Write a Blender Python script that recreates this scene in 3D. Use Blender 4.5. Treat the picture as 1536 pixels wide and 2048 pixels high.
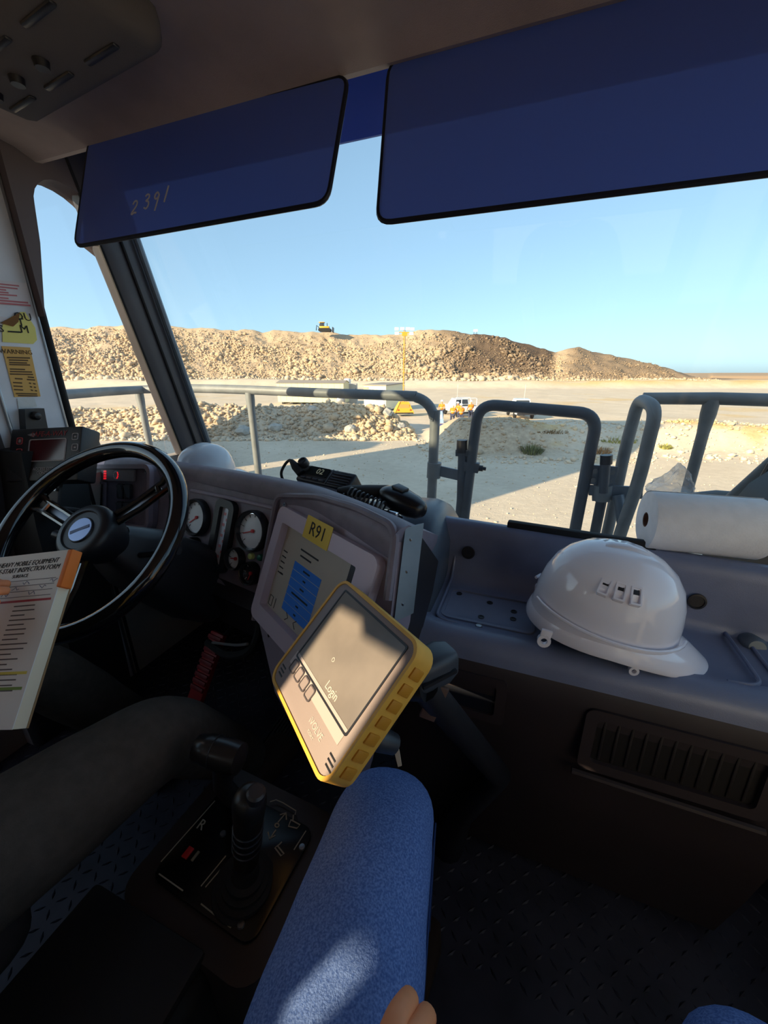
import bpy, bmesh, math, random
import numpy as np
from mathutils import Vector, Matrix

for o in list(bpy.data.objects):
    bpy.data.objects.remove(o)
SC = bpy.context.scene
COL = SC.collection
random.seed(7)
RNG = np.random.default_rng(7)
PI = math.pi

# ------------------------------------------------------------------ camera
# truck frame: x right, y forward, z up, cab floor z = 0, ground z = -3
FPX = 779.0
PITCH, YAW = math.radians(19.7), math.radians(20.6)
CAM = Vector((0, 0, 1.2))
HD = Vector((-math.sin(YAW), math.cos(YAW), 0))
RT = Vector((math.cos(YAW), math.sin(YAW), 0))
VW = HD * math.cos(PITCH) - Vector((0, 0, 1)) * math.sin(PITCH)
UP = HD * math.sin(PITCH) + Vector((0, 0, 1)) * math.cos(PITCH)
cd = bpy.data.cameras.new('camera')
cam = bpy.data.objects.new('camera', cd)
COL.objects.link(cam)
cd.sensor_fit = 'HORIZONTAL'
cd.sensor_width = 36
cd.lens = FPX / 1536 * 36
cd.clip_start = 0.02
cd.clip_end = 20000
cam.matrix_world = Matrix((
    (RT.x, UP.x, -VW.x, CAM.x), (RT.y, UP.y, -VW.y, CAM.y), (RT.z, UP.z, -VW.z, CAM.z), (0, 0, 0, 1)))
SC.camera = cam

# ------------------------------------------------------------------ sky, sun, exposure
SUN_AZ, SUN_EL = math.radians(31), math.radians(18)
LDIR = Vector((math.sin(SUN_AZ) * math.cos(SUN_EL), math.cos(SUN_AZ) * math.cos(SUN_EL), -math.sin(SUN_EL)))
sd = bpy.data.lights.new('sun', 'SUN')
sd.energy = 6.7
sd.angle = math.radians(0.6)
sd.color = (1.0, 0.80, 0.52)
so = bpy.data.objects.new('sun', sd)
COL.objects.link(so)
so.rotation_euler = LDIR.to_track_quat('-Z', 'Y').to_euler()
so.location = (-20, -30, 20)

W = bpy.data.worlds.new('world')
SC.world = W
W.use_nodes = True
wn, wl = W.node_tree.nodes, W.node_tree.links
wn.clear()
wo = wn.new('ShaderNodeOutputWorld')
wb = wn.new('ShaderNodeBackground')
ws = wn.new('ShaderNodeTexSky')
ws.sky_type = 'NISHITA'
ws.sun_disc = False
ws.sun_elevation = SUN_EL
ws.sun_rotation = math.pi + SUN_AZ
ws.altitude = 300
ws.air_density = 0.6
ws.dust_density = 1.5
ws.ozone_density = 4.0
wg = wn.new('ShaderNodeGamma')              # hazy, low-contrast sky
wg.inputs[1].default_value = 0.5
wm = wn.new('ShaderNodeMix')
wm.data_type = 'RGBA'
wm.blend_type = 'MULTIPLY'
wm.inputs[0].default_value = 1.0
wm.inputs[7].default_value = (0.325, 0.378, 0.370, 1)
wl.new(ws.outputs[0], wg.inputs[0])
wl.new(wg.outputs[0], wm.inputs[6])
wl.new(wm.outputs[2], wb.inputs[0])
wl.new(wb.outputs[0], wo.inputs[0])
def lin(r, g, b):
    f = lambda c: (c / 255 / 12.92) if c / 255 <= 0.04045 else ((c / 255 + 0.055) / 1.055) ** 2.4
    return (f(r), f(g), f(b))
wb.inputs[1].default_value = 1.0

vs = SC.view_settings
vs.view_transform = 'Standard'
vs.look = 'None'
vs.gamma = 1
vs.use_curve_mapping = False
vs.exposure = 0.62

# ------------------------------------------------------------------ helpers: pixel -> place in the cab
def ray(x, y): return VW + RT * ((x - 768) / FPX) + UP * ((1024 - y) / FPX)
def atD(x, y, d): return CAM + ray(x, y) * d
def atY(x, y, v):
    d = ray(x, y); return CAM + d * (v / d.y)
def atX(x, y, v):
    d = ray(x, y); return CAM + d * (v / d.x)
def atZ(x, y, v):
    d = ray(x, y); return CAM + d * ((v - CAM.z) / d.z)
def onP(x, y, P, n):
    d = ray(x, y); return CAM + d * ((Vector(P) - CAM).dot(n) / d.dot(n))
V = lambda *a: Vector(a)
def fr(o, x, y):
    """frame: origin, x axis, y axis (made orthogonal), z = x cross y"""
    x = Vector(x).normalized(); y = Vector(y); y = (y - x * y.dot(x)).normalized(); z = x.cross(y)
    return Matrix(((x.x, y.x, z.x, o[0]), (x.y, y.y, z.y, o[1]), (x.z, y.z, z.z, o[2]), (0, 0, 0, 1)))
def T(*a): return Matrix.Translation(a)
def RZ(a): return Matrix.Rotation(a, 4, 'Z')
def RX(a): return Matrix.Rotation(a, 4, 'X')
def RY(a): return Matrix.Rotation(a, 4, 'Y')
ID = Matrix.Identity(4)

# ------------------------------------------------------------------ materials
MATS = {}
def mat(name, rgb, rough=0.5, metal=0.0, spec=0.5, var=0.0, vscale=20, bump=0.0, bscale=200, coat=0.0, rgb2=None, linear=False, detail=4):
    if name in MATS: return MATS[name]
    m = bpy.data.materials.new(name); m.use_nodes = True
    n, l = m.node_tree.nodes, m.node_tree.links
    b = n['Principled BSDF']
    c = rgb if linear else lin(*rgb)
    b.inputs['Base Color'].default_value = (*c, 1)
    b.inputs['Roughness'].default_value = rough
    b.inputs['Metallic'].default_value = metal
    b.inputs['Specular IOR Level'].default_value = spec
    b.inputs['Coat Weight'].default_value = coat
    if var or bump or rgb2:
        tc = n.new('ShaderNodeTexCoord')
    if var or rgb2:
        t = n.new('ShaderNodeTexNoise'); t.inputs['Scale'].default_value = vscale; t.inputs['Detail'].default_value = detail
        l.new(tc.outputs['Object'], t.inputs['Vector'])
        r = n.new('ShaderNodeValToRGB')
        c2 = (rgb2 if linear else lin(*rgb2)) if rgb2 else tuple(min(1, k * (1 + var)) for k in c)
        c1 = c if rgb2 else tuple(k * (1 - var) for k in c)
        r.color_ramp.elements[0].position = 0.35; r.color_ramp.elements[1].position = 0.65
        r.color_ramp.elements[0].color = (*c1, 1); r.color_ramp.elements[1].color = (*c2, 1)
        l.new(t.outputs['Fac'], r.inputs[0]); l.new(r.outputs[0], b.inputs['Base Color'])
    if bump:
        t2 = n.new('ShaderNodeTexNoise'); t2.inputs['Scale'].default_value = bscale; t2.inputs['Detail'].default_value = 3
        l.new(tc.outputs['Object'], t2.inputs['Vector'])
        bp = n.new('ShaderNodeBump'); bp.inputs['Strength'].default_value = bump; bp.inputs['Distance'].default_value = 0.002 if bscale > 30 else 0.05
        l.new(t2.outputs['Fac'], bp.inputs['Height']); l.new(bp.outputs[0], b.inputs['Normal'])
    MATS[name] = m
    return m
def emis(name, rgb, s):
    if name in MATS: return MATS[name]
    m = mat(name, rgb, 0.3)
    b = m.node_tree.nodes['Principled BSDF']
    b.inputs['Emission Color'].default_value = (*lin(*rgb), 1)
    b.inputs['Emission Strength'].default_value = s
    return m
def glass(name, tint=(1, 1, 1), refl=0.06, haze=0.0):
    m = bpy.data.materials.new(name); m.use_nodes = True
    n, l = m.node_tree.nodes, m.node_tree.links
    n.remove(n['Principled BSDF'])
    tr = n.new('ShaderNodeBsdfTransparent'); tr.inputs[0].default_value = (*tint, 1)
    gl = n.new('ShaderNodeBsdfGlossy'); gl.inputs['Roughness'].default_value = 0.01
    lw = n.new('ShaderNodeLayerWeight'); lw.inputs[0].default_value = 0.25
    mu = n.new('ShaderNodeMath'); mu.operation = 'MULTIPLY_ADD'; mu.inputs[1].default_value = 0.25; mu.inputs[2].default_value = refl * 0.3
    l.new(lw.outputs['Fresnel'], mu.inputs[0])
    mx = n.new('ShaderNodeMixShader')
    l.new(mu.outputs[0], mx.inputs[0]); l.new(tr.outputs[0], mx.inputs[1]); l.new(gl.outputs[0], mx.inputs[2])
    out = mx
    if haze:
        df = n.new('ShaderNodeBsdfDiffuse'); df.inputs[0].default_value = (0.8, 0.8, 0.8, 1)
        ns = n.new('ShaderNodeTexNoise'); ns.inputs['Scale'].default_value = 3.0
        mm = n.new('ShaderNodeMath'); mm.operation = 'MULTIPLY'; mm.inputs[1].default_value = haze
        l.new(ns.outputs['Fac'], mm.inputs[0])
        m2 = n.new('ShaderNodeMixShader'); l.new(mm.outputs[0], m2.inputs[0]); l.new(mx.outputs[0], m2.inputs[1]); l.new(df.outputs[0], m2.inputs[2])
        out = m2
    l.new(out.outputs[0], n['Material Output'].inputs[0])
    MATS[name] = m
    return m

dash_m = mat('dash_plastic', (122, 114, 128), 0.5, var=0.10, vscale=30, bump=0.25, bscale=900)
dashlight_m = mat('screen_panel_plastic', (146, 135, 150), 0.5, bump=0.2, bscale=900)
shelf_m = mat('shelf_plastic', (116, 124, 150), 0.38, var=0.08, vscale=12, bump=0.15, bscale=600)
black_m = mat('black_plastic', (36, 35, 39), 0.4)
gloss_m = mat('gloss_black', (10, 10, 13), 0.12, coat=0.6)
rubber_m = mat('rubber', (26, 26, 28), 0.75, bump=0.2, bscale=400)
liner_m = mat('headliner', (178, 162, 156), 0.85, var=0.12, vscale=5, bump=0.3, bscale=500)
visor_m = mat('visor_navy', (72, 92, 168), 0.42, var=0.08, vscale=4)
def tinted(name, surf, tint, rough=.35):
    m = mat(name, surf, rough)
    n, l = m.node_tree.nodes, m.node_tree.links
    tr = n.new('ShaderNodeBsdfTransparent'); tr.inputs[0].default_value = (*tint, 1)
    ad = n.new('ShaderNodeAddShader')
    l.new(n['Principled BSDF'].outputs[0], ad.inputs[0]); l.new(tr.outputs[0], ad.inputs[1]); l.new(ad.outputs[0], n['Material Output'].inputs[0])
    return m
tint_m = tinted('navy_tinted_acrylic', (80, 106, 192), (.085, .098, .160))
post_m = mat('grey_post_paint', (214, 216, 224), 0.5, var=0.08, vscale=9)
pillar_m = mat('pillar_trim', (64, 62, 68), 0.45, var=0.1, vscale=8)
wall_m = mat('cab_wall_trim', (168, 160, 152), 0.75, var=0.1, vscale=6, bump=0.2, bscale=300)
floor_m = mat('floor_steel', (66, 66, 78), 0.5, metal=0.3, var=0.25, vscale=7)
steel_m = mat('steel', (150, 152, 156), 0.35, metal=0.9)
plate_m = mat('painted_plate', (112, 122, 132), 0.45, metal=0.4, var=0.1, vscale=14)
rail_m = mat('rail_grey_paint', (124, 128, 130), 0.5, var=0.10, vscale=18, bump=0.2, bscale=150)
white_m = mat('white_plastic', (248, 244, 252), 0.14, coat=0.5)
paper_m = mat('paper', (228, 226, 220), 0.85)
ink_m = mat('ink', (28, 28, 32), 0.8)
red_m = mat('red_paint', (150, 30, 34), 0.5, var=0.2, vscale=25)
yellow_m = mat('bumper_yellow', (232, 174, 70), 0.5, var=0.08, vscale=25)
tapey_m = mat('yellow_label', (222, 190, 70), 0.6)
denim_m = mat('denim', (82, 110, 172), 0.9, rgb2=(122, 150, 208), vscale=420, bump=0.3, bscale=700, spec=0.2, detail=2)
skin_m = mat('skin', (236, 150, 100), 0.55, var=0.06, vscale=40)
trous_m = mat('dark_trousers', (82, 76, 70), 0.85, var=0.1, vscale=60, bump=0.5, bscale=500, spec=0.2)
chrome_m = mat('chrome', (210, 212, 216), 0.12, metal=1.0)

# ------------------------------------------------------------------ mesh builders
def tmp_join(bm, t, M):
    t.transform(M)
    me = bpy.data.meshes.new('tmp'); t.to_mesh(me); t.free()
    bm.from_mesh(me); bpy.data.meshes.remove(me)
def box(bm, c, s, M=ID, bev=0.0, seg=2):
    t = bmesh.new(); bmesh.ops.create_cube(t, size=1)
    bmesh.ops.scale(t, vec=s, verts=t.verts); bmesh.ops.translate(t, vec=c, verts=t.verts)
    if bev: bmesh.ops.bevel(t, geom=t.edges[:], offset=bev, segments=seg, profile=0.5, affect='EDGES')
    tmp_join(bm, t, M)
def ringsloft(bm, rings, closed=True, caps=True, loop=False):
    vs_ = [[bm.verts.new(p) for p in r] for r in rings]
    n = len(rings[0]); m = len(rings)
    for i in range(m if loop else m - 1):
        a, b = vs_[i], vs_[(i + 1) % m]
        for j in range(n if closed else n - 1):
            k = (j + 1) % n
            try: bm.faces.new((a[j], a[k], b[k], b[j]))
            except ValueError: pass
    if caps and closed and not loop:
        bm.faces.new(vs_[0][::-1]); bm.faces.new(vs_[-1])
    return vs_
def frames_along(pts, closed=False, up=None):
    pts = [Vector(p) for p in pts]; n = len(pts); out = []
    t0 = None
    for i in range(n):
        if closed: t = (pts[(i + 1) % n] - pts[i - 1])
        else: t = pts[min(i + 1, n - 1)] - pts[max(i - 1, 0)]
        t.normalize()
        if t0 is None:
            a = Vector(up) if up else (Vector((0, 0, 1)) if abs(t.z) < 0.9 else Vector((1, 0, 0)))
            nx = (a - t * a.dot(t)).normalized()
        else:
            nx = t0.rotation_difference(t) @ nx
            nx = (nx - t * nx.dot(t)).normalized()
        out.append((pts[i], nx.copy(), t.cross(nx))); t0 = t
    return out
def tube(bm, pts, r, n=10, closed=False, caps=True, flat=1.0, up=None, M=ID):
    fs = frames_along(pts, closed, up); rings = []
    for i, (p, a, b) in enumerate(fs):
        rr = r[i] if isinstance(r, (list, tuple)) else r
        rings.append([M @ (p + a * (rr * flat * math.cos(2 * PI * j / n)) + b * (rr * math.sin(2 * PI * j / n))) for j in range(n)])
    ringsloft(bm, rings, True, caps and not closed, closed)
def smoothpath(pts, k=6, closed=False):
    P = [Vector(p) for p in pts]; n = len(P); out = []
    for i in range(n if closed else n - 1):
        p0 = P[i - 1] if (closed or i > 0) else P[0] * 2 - P[1]
        p1 = P[i]; p2 = P[(i + 1) % n]
        p3 = P[(i + 2) % n] if (closed or i + 2 < n) else P[-1] * 2 - P[-2]
        for j in range(k):
            t = j / k
            out.append(0.5 * ((2 * p1) + (p2 - p0) * t + (2 * p0 - 5 * p1 + 4 * p2 - p3) * t * t + (3 * p1 - p0 - 3 * p2 + p3) * t ** 3))
    if not closed: out.append(P[-1])
    return out
def fillet(pts, r, k=6):
    """polyline with rounded inner corners"""
    P = [Vector(p) for p in pts]; out = [P[0]]
    for i in range(1, len(P) - 1):
        a = (P[i - 1] - P[i]); b = (P[i + 1] - P[i]); d = min(r, a.length * .49, b.length * .49)
        s, e = P[i] + a.normalized() * d, P[i] + b.normalized() * d
        for j in range(k + 1):
            t = j / k; out.append(s * (1 - t) ** 2 + P[i] * 2 * t * (1 - t) + e * t * t)
    out.append(P[-1]); return out
def lathe(bm, prof, M=ID, n=32, caps=True):
    ringsloft(bm, [[M @ Vector((r * math.cos(2 * PI * j / n), r * math.sin(2 * PI * j / n), z)) for j in range(n)] for r, z in prof], True, caps)
def rrect(w, h, r, n=5, c=(0, 0)):
    out = []
    r = min(r, w / 2 - 1e-5, h / 2 - 1e-5)
    for sx, sy, a0 in ((1, 1, 0), (-1, 1, 90), (-1, -1, 180), (1, -1, 270)):
        for j in range(n):
            a = math.radians(a0 + 90 * j / (n - 1))
            out.append((c[0] + sx * (w / 2 - r) + r * math.cos(a), c[1] + sy * (h / 2 - r) + r * math.sin(a)))
    return out
def prism(bm, poly, z0, z1, M=ID, bev=0.0):
    P = lambda z, s=1.0: [M @ Vector((x, y, z)) for x, y in poly]
    if bev:
        cx = sum(p[0] for p in poly) / len(poly); cy = sum(p[1] for p in poly) / len(poly)
        def sh(z, d):
            q = []
            n = len(poly)
            for i in range(n):
                a = Vector(poly[i - 1]); b = Vector(poly[i]); c = Vector(poly[(i + 1) % n])
                e = (c - a); nn = Vector((-e.y, e.x))
                if nn.length: nn.normalize()
                q.append(M @ Vector((b.x + nn.x * d, b.y + nn.y * d, z)))
            return q
        s = 1 if z1 > z0 else -1
        ringsloft(bm, [sh(z0, 0), sh(z1 - s * bev, 0), sh(z1 - s * bev * .3, bev * .3), sh(z1, bev)])
    else:
        ringsloft(bm, [P(z0), P(z1)])
def framep(bm, outer, inner, z0, z1, M=ID):
    f = lambda poly, z: [M @ Vector((x, y, z)) for x, y in poly]
    ringsloft(bm, [f(outer, z0), f(outer, z1), f(inner, z1), f(inner, z0)], True, False, True)
def NB(): return bmesh.new()

ORG = {}
def finish(name, bm, m, org, smooth=40):
    bmesh.ops.recalc_face_normals(bm, faces=bm.faces)
    if smooth:
        th = math.radians(smooth)
        for f_ in bm.faces: f_.smooth = True
        for e_ in bm.edges:
            if len(e_.link_faces) == 2 and e_.calc_face_angle(0) > th: e_.smooth = False
    bm.transform(Matrix.Translation(-Vector(org)))
    me = bpy.data.meshes.new(name); bm.to_mesh(me); bm.free()
    for k in (m if isinstance(m, (list, tuple)) else [m]): me.materials.append(k)
    o = bpy.data.objects.new(name, me); COL.objects.link(o)
    return o
def tagit(o, label, cat, group=None):
    o['label'] = label; o['category'] = cat
    if group: o['group'] = group
    return o
def thing(name, label, cat, loc=(0, 0, 0), group=None):
    o = bpy.data.objects.new(name, None); COL.objects.link(o)
    o.empty_display_size = 0.05; o.location = loc; ORG[o] = Vector(loc)
    return tagit(o, label, cat, group)
def part(name, bm, m, parent, smooth=40, label=None):
    o = finish(name, bm, m, ORG[parent], smooth); o.parent = parent; ORG[o] = ORG[parent]
    if label: o['label'] = label
    return o
def solo(name, bm, m, label, cat, group=None, smooth=40, org=None):
    if org is None:
        bm.verts.ensure_lookup_table()
        xs = [v.co for v in bm.verts]
        org = Vector(((min(v.x for v in xs) + max(v.x for v in xs)) / 2, (min(v.y for v in xs) + max(v.y for v in xs)) / 2, min(v.z for v in xs)))
    o = finish(name, bm, m, org, smooth); o.location = org; ORG[o] = Vector(org)
    return tagit(o, label, cat, group)
def struct(name, bm, m, parent=None, smooth=40):
    if parent: return part(name, bm, m, parent, smooth)
    o = finish(name, bm, m, (0, 0, 0), smooth); ORG[o] = Vector((0, 0, 0)); o['kind'] = 'structure'
    return o
def text(name, s, size, M, m, parent, align='CENTER', ext=0.0003, shear=0.0, sx=1.0, label=None):
    """flat lettering lying in the local xy plane of M"""
    cu = bpy.data.curves.new('t', 'FONT'); cu.body = s; cu.size = size; cu.align_x = align; cu.align_y = 'CENTER'
    cu.extrude = ext; cu.shear = shear; cu.resolution_u = 2; cu.space_line = 0.95
    ob = bpy.data.objects.new('t', cu); COL.objects.link(ob)
    me = bpy.data.meshes.new_from_object(ob)
    bpy.data.objects.remove(ob); bpy.data.curves.remove(cu)
    bm = NB(); bm.from_mesh(me); bpy.data.meshes.remove(me)
    bm.transform(M @ Matrix.Diagonal((sx, 1, 1, 1)))
    return part(name, bm, m, parent, 0, label)
def strokes(bm, lines, M, w, h=0.0006):
    """pen strokes: polylines in the local plane turned into thin flat ribbons"""
    for ln in lines:
        pts = [Vector((x, y, 0)) for x, y in ln]
        L, R = [], []
        for i, p in enumerate(pts):
            t = (pts[min(i + 1, len(pts) - 1)] - pts[max(i - 1, 0)]).normalized()
            nn = Vector((-t.y, t.x, 0)) * (w / 2)
            L.append(p + nn); R.append(p - nn)
        rings = [[M @ (a + V(0, 0, 0)), M @ (b + V(0, 0, 0)), M @ (b + V(0, 0, h)), M @ (a + V(0, 0, h))] for a, b in zip(L, R)]
        ringsloft(bm, rings)
def skinmesh(verts, edges, radii, sub=2, root=0):
    """one continuous surface grown from a skeleton of joints"""
    me = bpy.data.meshes.new('sk'); me.from_pydata([tuple(v) for v in verts], edges, [])
    ob = bpy.data.objects.new('sk', me); COL.objects.link(ob)
    md = ob.modifiers.new('skin', 'SKIN'); md.use_smooth_shade = True
    for i, r in enumerate(radii):
        sv = me.skin_vertices[0].data[i]; sv.radius = r if isinstance(r, tuple) else (r, r); sv.use_root = (i == root)
    ms = ob.modifiers.new('sub', 'SUBSURF'); ms.levels = sub; ms.render_levels = sub
    dg = bpy.context.evaluated_depsgraph_get(); dg.update()
    m2 = bpy.data.meshes.new_from_object(ob.evaluated_get(dg))
    bpy.data.objects.remove(ob); bpy.data.meshes.remove(me)
    bm = NB(); bm.from_mesh(m2); bpy.data.meshes.remove(m2)
    return bm
def dup(root, loc, rz=None, label=None):
    r = root.copy(); COL.objects.link(r); r.location = loc
    if rz is not None: r.rotation_euler = (0, 0, rz)
    if label: r['label'] = label
    for ch in list(root.children):
        c = ch.copy(); COL.objects.link(c); c.parent = r
        for g in ch.children:
            d = g.copy(); COL.objects.link(d); d.parent = c
    return r
# =================================================================== THE CAB SHELL
XL, XR, YB, YF, ZC = -1.5, 0.78, -0.95, 1.3, 1.80
bm = NB(); box(bm, ((XL + XR) / 2, 0.2, -0.03), (XR - XL + 0.1, 2.5, 0.06))
floor = struct('floor', bm, floor_m)
# raised lugs of the tread plate (moulded relief, far too many to count)
bm = NB()
k = 0
for ix in range(0, 76):
    for iy in range(0, 64):
        x = XL + 0.03 + ix * 0.03; y = -0.55 + iy * 0.03
        if not (x < XR and y < 1.4): continue
        if x > -0.2 and y < 0.5: continue
        a = PI / 4 if (ix + iy) % 2 else -PI / 4
        c, s = math.cos(a), math.sin(a)
        L, w, h = 0.0125, 0.0036, 0.0028
        q = [(-L, 0, 0), (0, -w, 0), (L, 0, 0), (0, w, 0), (-L * .5, 0, h), (L * .5, 0, h)]
        vv = [bm.verts.new((x + c * px_ - s * py_, y + s * px_ + c * py_, pz)) for px_, py_, pz in q]
        for f_ in ((0, 1, 4), (1, 5, 4), (1, 2, 5), (2, 3, 5), (3, 4, 5), (3, 0, 4)): bm.faces.new([vv[i] for i in f_])
lugs = struct('tread_lugs', bm, floor_m, floor, 0); lugs['kind'] = 'stuff'

def leanY(z): return 1.345 - (z - 0.92) * 0.25        # windscreen surface
# ceiling with a rolled front edge
bm = NB()
prof = [(YB - 0.05, ZC + 0.0), (0.5, ZC + 0.0), (0.78, ZC - 0.004), (0.90, ZC - 0.018), (0.945, ZC - 0.034), (0.965, ZC - 0.030), (0.975, ZC + 0.0), (0.985, ZC + 0.14), (1.18, ZC + 0.15), (1.18, ZC + 0.2), (YB - 0.05, ZC + 0.2)]
ringsloft(bm, [[V(x, y, z) for y, z in prof] for x in (XL - 0.05, XR + 0.05)])
ceiling = struct('ceiling', bm, liner_m, smooth=30)
# windscreen header rail
bm = NB(); ringsloft(bm, [[V(x, leanY(z) + d, z) for z, d in ((1.755, 0.005), (1.97, 0.005), (1.97, 0.012), (1.755, 0.012))] for x in (-1.44, 0.80)])
struct('trim_1', bm, tint_m)
# headliner ribs / seams running across
bm = NB()
for y0 in (0.28, 0.62): box(bm, ((XL + XR) / 2, y0, ZC), (XR - XL, 0.012, 0.012), bev=0.004)
struct('seam', bm, wall_m, ceiling)

# rear wall with a window
def wallframe(bm, M, W_, H_, holes, t):
    """plate in local xy with rectangular openings (x0,y0,x1,y1), thickness t; built as bands"""
    xs = sorted({0, W_} | {h[0] for h in holes} | {h[2] for h in holes}); ys = sorted({0, H_} | {h[1] for h in holes} | {h[3] for h in holes})
    for i in range(len(xs) - 1):
        for j in range(len(ys) - 1):
            cx, cy = (xs[i] + xs[i + 1]) / 2, (ys[j] + ys[j + 1]) / 2
            if any(h[0] < cx < h[2] and h[1] < cy < h[3] for h in holes): continue
            box(bm, (cx, cy, t / 2), (xs[i + 1] - xs[i], ys[j + 1] - ys[j], t), M)
glass_m = glass('window_glass', (0.97, 0.985, 0.98), 0.05, 0.035)
clear_m = glass('side_glass', (0.97, 0.98, 0.98), 0.05)
bm = NB(); wallframe(bm, fr((XL - 0.05, YB, 0), (1, 0, 0), (0, 0, 1)), XR - XL + 0.1, ZC, [(0.38, 1.188, 0.62, 1.376), (0.38, 1.376, 0.485, 1.395), (0.65, 1.108, 0.675, 1.125), (0.715, 1.062, 0.78, 1.108), (1.12, 0.72, 2.26, 1.66)], 0.05)  # left pane and small holes added to let sun patches onto tablet and jeans
struct('wall_back', bm, wall_m)
bm = NB(); box(bm, (XL + 0.4525, YB - 0.02, 1.29), (0.245, 0.006, 0.29)); box(bm, (XL + 1.64, YB - 0.02, 1.19), (1.14, 0.006, 0.94)); struct('window_4', bm, clear_m)
# right wall with a window
bm = NB(); wallframe(bm, fr((XR, YB, 0), (0, 1, 0), (0, 0, 1)), YF - YB + 0.05, ZC, [(0.10, 0.30, 1.0, 1.70), (1.06, 0.80, 2.06, 1.70)], 0.05)
struct('wall_right', bm, wall_m)
bm = NB(); box(bm, (XR + 0.02, YB + 1.08, 1.0), (0.006, 1.96, 1.4)); struct('window_5', bm, clear_m)
# left wall (door) : lower kick glass and big side glass, then the grey door post, then the quarter window
bm = NB(); wallframe(bm, fr((XL - 0.05, YB, 0), (0, 1, 0), (0, 0, 1)), 1.50, ZC, [(0.08, 0.80, 1.42, 1.70), (0.08, 0.14, 1.36, 0.74)], 0.05)
struct('wall_left', bm, wall_m)
bm = NB(); box(bm, (XL - 0.03, YB + 0.75, 1.25), (0.006, 1.34, 0.90)); struct('window_3', bm, clear_m)
bm = NB(); box(bm, (XL - 0.03, YB + 0.72, 0.44), (0.006, 1.28, 0.60)); struct('window_6', bm, clear_m)

# grey door post carrying the stickers, at the front edge of the door
XP = -1.45
yp0, yp1 = 0.50, 0.870
bm = NB(); box(bm, (XP - 0.035, (yp0 + yp1) / 2, 0.9), (0.07, yp1 - yp0, 2.0), bev=0.012)
post = struct('door_1', bm, post_m)
bm = NB()
box(bm, (XP + 0.001, yp1 - 0.010, 0.9), (0.008, 0.008, 1.8), bev=0.004)
box(bm, (XP + 0.006, yp0 + 0.205, 0.9), (0.012, 0.008, 1.8), bev=0.004)
struct('door_bead', bm, steel_m, post)
bm = NB(); box(bm, (XP - 0.022, yp1 + 0.010, 0.9), (0.05, 0.020, 2.0), bev=0.010, seg=3)
struct('door_seal', bm, rubber_m, post)
bm = NB(); box(bm, (XP - 0.012, yp0 + 0.09, 0.9), (0.05, 0.18, 2.0), bev=0.02, seg=3)
struct('door_jamb', bm, pillar_m, post)

# front left quarter window: frame with a rounded top, between door post and A pillar
def leanY(z): return 1.345 - (z - 0.92) * 0.25        # windscreen surface
bm = NB()
zs = [0.85 + i * 0.06 for i in range(0, 13)]
cen = [V(-1.44, leanY(z) - 0.02, z) for z in [0.6, 0.75] + zs + [1.68, 1.78, 1.95]]
rings = []
for p in cen:
    o2 = [(-.035, -.055), (-.045, .0), (-.045, .075), (-.01, .085), (.03, .07), (.038, .02), (.03, .0), (.034, -.03), (.02, -.06), (-.015, -.065)]
    rings.append([p + V(a, b, 0) for a, b in o2])
ringsloft(bm, rings)
pil = struct('trim_2', bm, pillar_m, smooth=50)
bm = NB()
tube(bm, [p + V(0.018, -0.062, 0) for p in cen], 0.006, 6)
tube(bm, [p + V(0.036, 0.01, 0) for p in cen], 0.005, 6)
struct('pillar_seal', bm, rubber_m, pil)
bm = NB()
tube(bm, [p + V(0.045, 0.072, 0) for p in cen], 0.012, 8)
struct('pillar_edge', bm, plate_m, pil)
# upper surround of the quarter window with an arched opening
ql, qr = yp1 + 0.03, 1.16
arch = []
for i in range(13):
    t = i / 12
    a = PI * (1 - t)
    arch.append(((ql + 0.10) + 0.085 * math.cos(a) + (0.085 if t > 0.5 else 0) * (t - .5) * 1.2, 1.655 + 0.085 * math.sin(a)))
pts_top = [(y, 1.82) for y, _ in arch]
bm = NB()
edge = [(yp1 - 0.006, 1.36), (ql + 0.004, 1.56)] + arch + [(1.09, 1.60), (1.135, 1.575)]
top = [(yp1 - 0.008, 1.96), (ql, 1.96)] + [(y, 1.96) for y, z in arch] + [(1.2, 1.96), (1.24, 1.96)]
rings = []
for (y, z), (ty, tz) in zip(edge, top):
    rings.append([V(-1.42, y, z), V(-1.42, ty, tz), V(-1.50, ty, tz), V(-1.50, y, z)])
ringsloft(bm, rings)
struct('trim_3', bm, mat('arch_trim', (96, 86, 88), .7))
bm = NB(); wallframe(bm, fr((XL - 0.0, yp1, 0), (0, 1, 0), (0, 0, 1)), 0.62, 0.86, [], 0.05)
struct('trim_4', bm, wall_m)
bm = NB(); box(bm, (-1.475, 1.03, 1.3), (0.006, 0.42, 0.95)); struct('window_2', bm, clear_m)

# windscreen pane, leaning, and cowl below it
bm = NB()
rings = [[V(x, leanY(z) + 0.03 + d, z) for z, d in ((0.58, 0), (1.97, 0), (1.97, 0.008), (0.58, 0.008))] for x in (-1.44, 0.80)]
ringsloft(bm, rings)
struct('window_1', bm, glass_m)
bm = NB(); wallframe(bm, fr((XL - 0.05, 1.40, 0), (1, 0, 0), (0, 0, 1)), XR - XL + 0.1, 0.60, [], 0.05)
struct('wall_front', bm, wall_m)
# right hand windscreen pillar
bm = NB()
rings = []
for z in (0.6, 0.9, 1.2, 1.5, 1.95):
    p = V(0.80, leanY(z), z); rings.append([p + V(a, b, 0) for a, b in [(.0, -.05), (-.03, -.04), (-.035, .02), (-.02, .08), (.05, .08), (.05, -.05)]])
ringsloft(bm, rings); struct('trim_5', bm, pillar_m)

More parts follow.
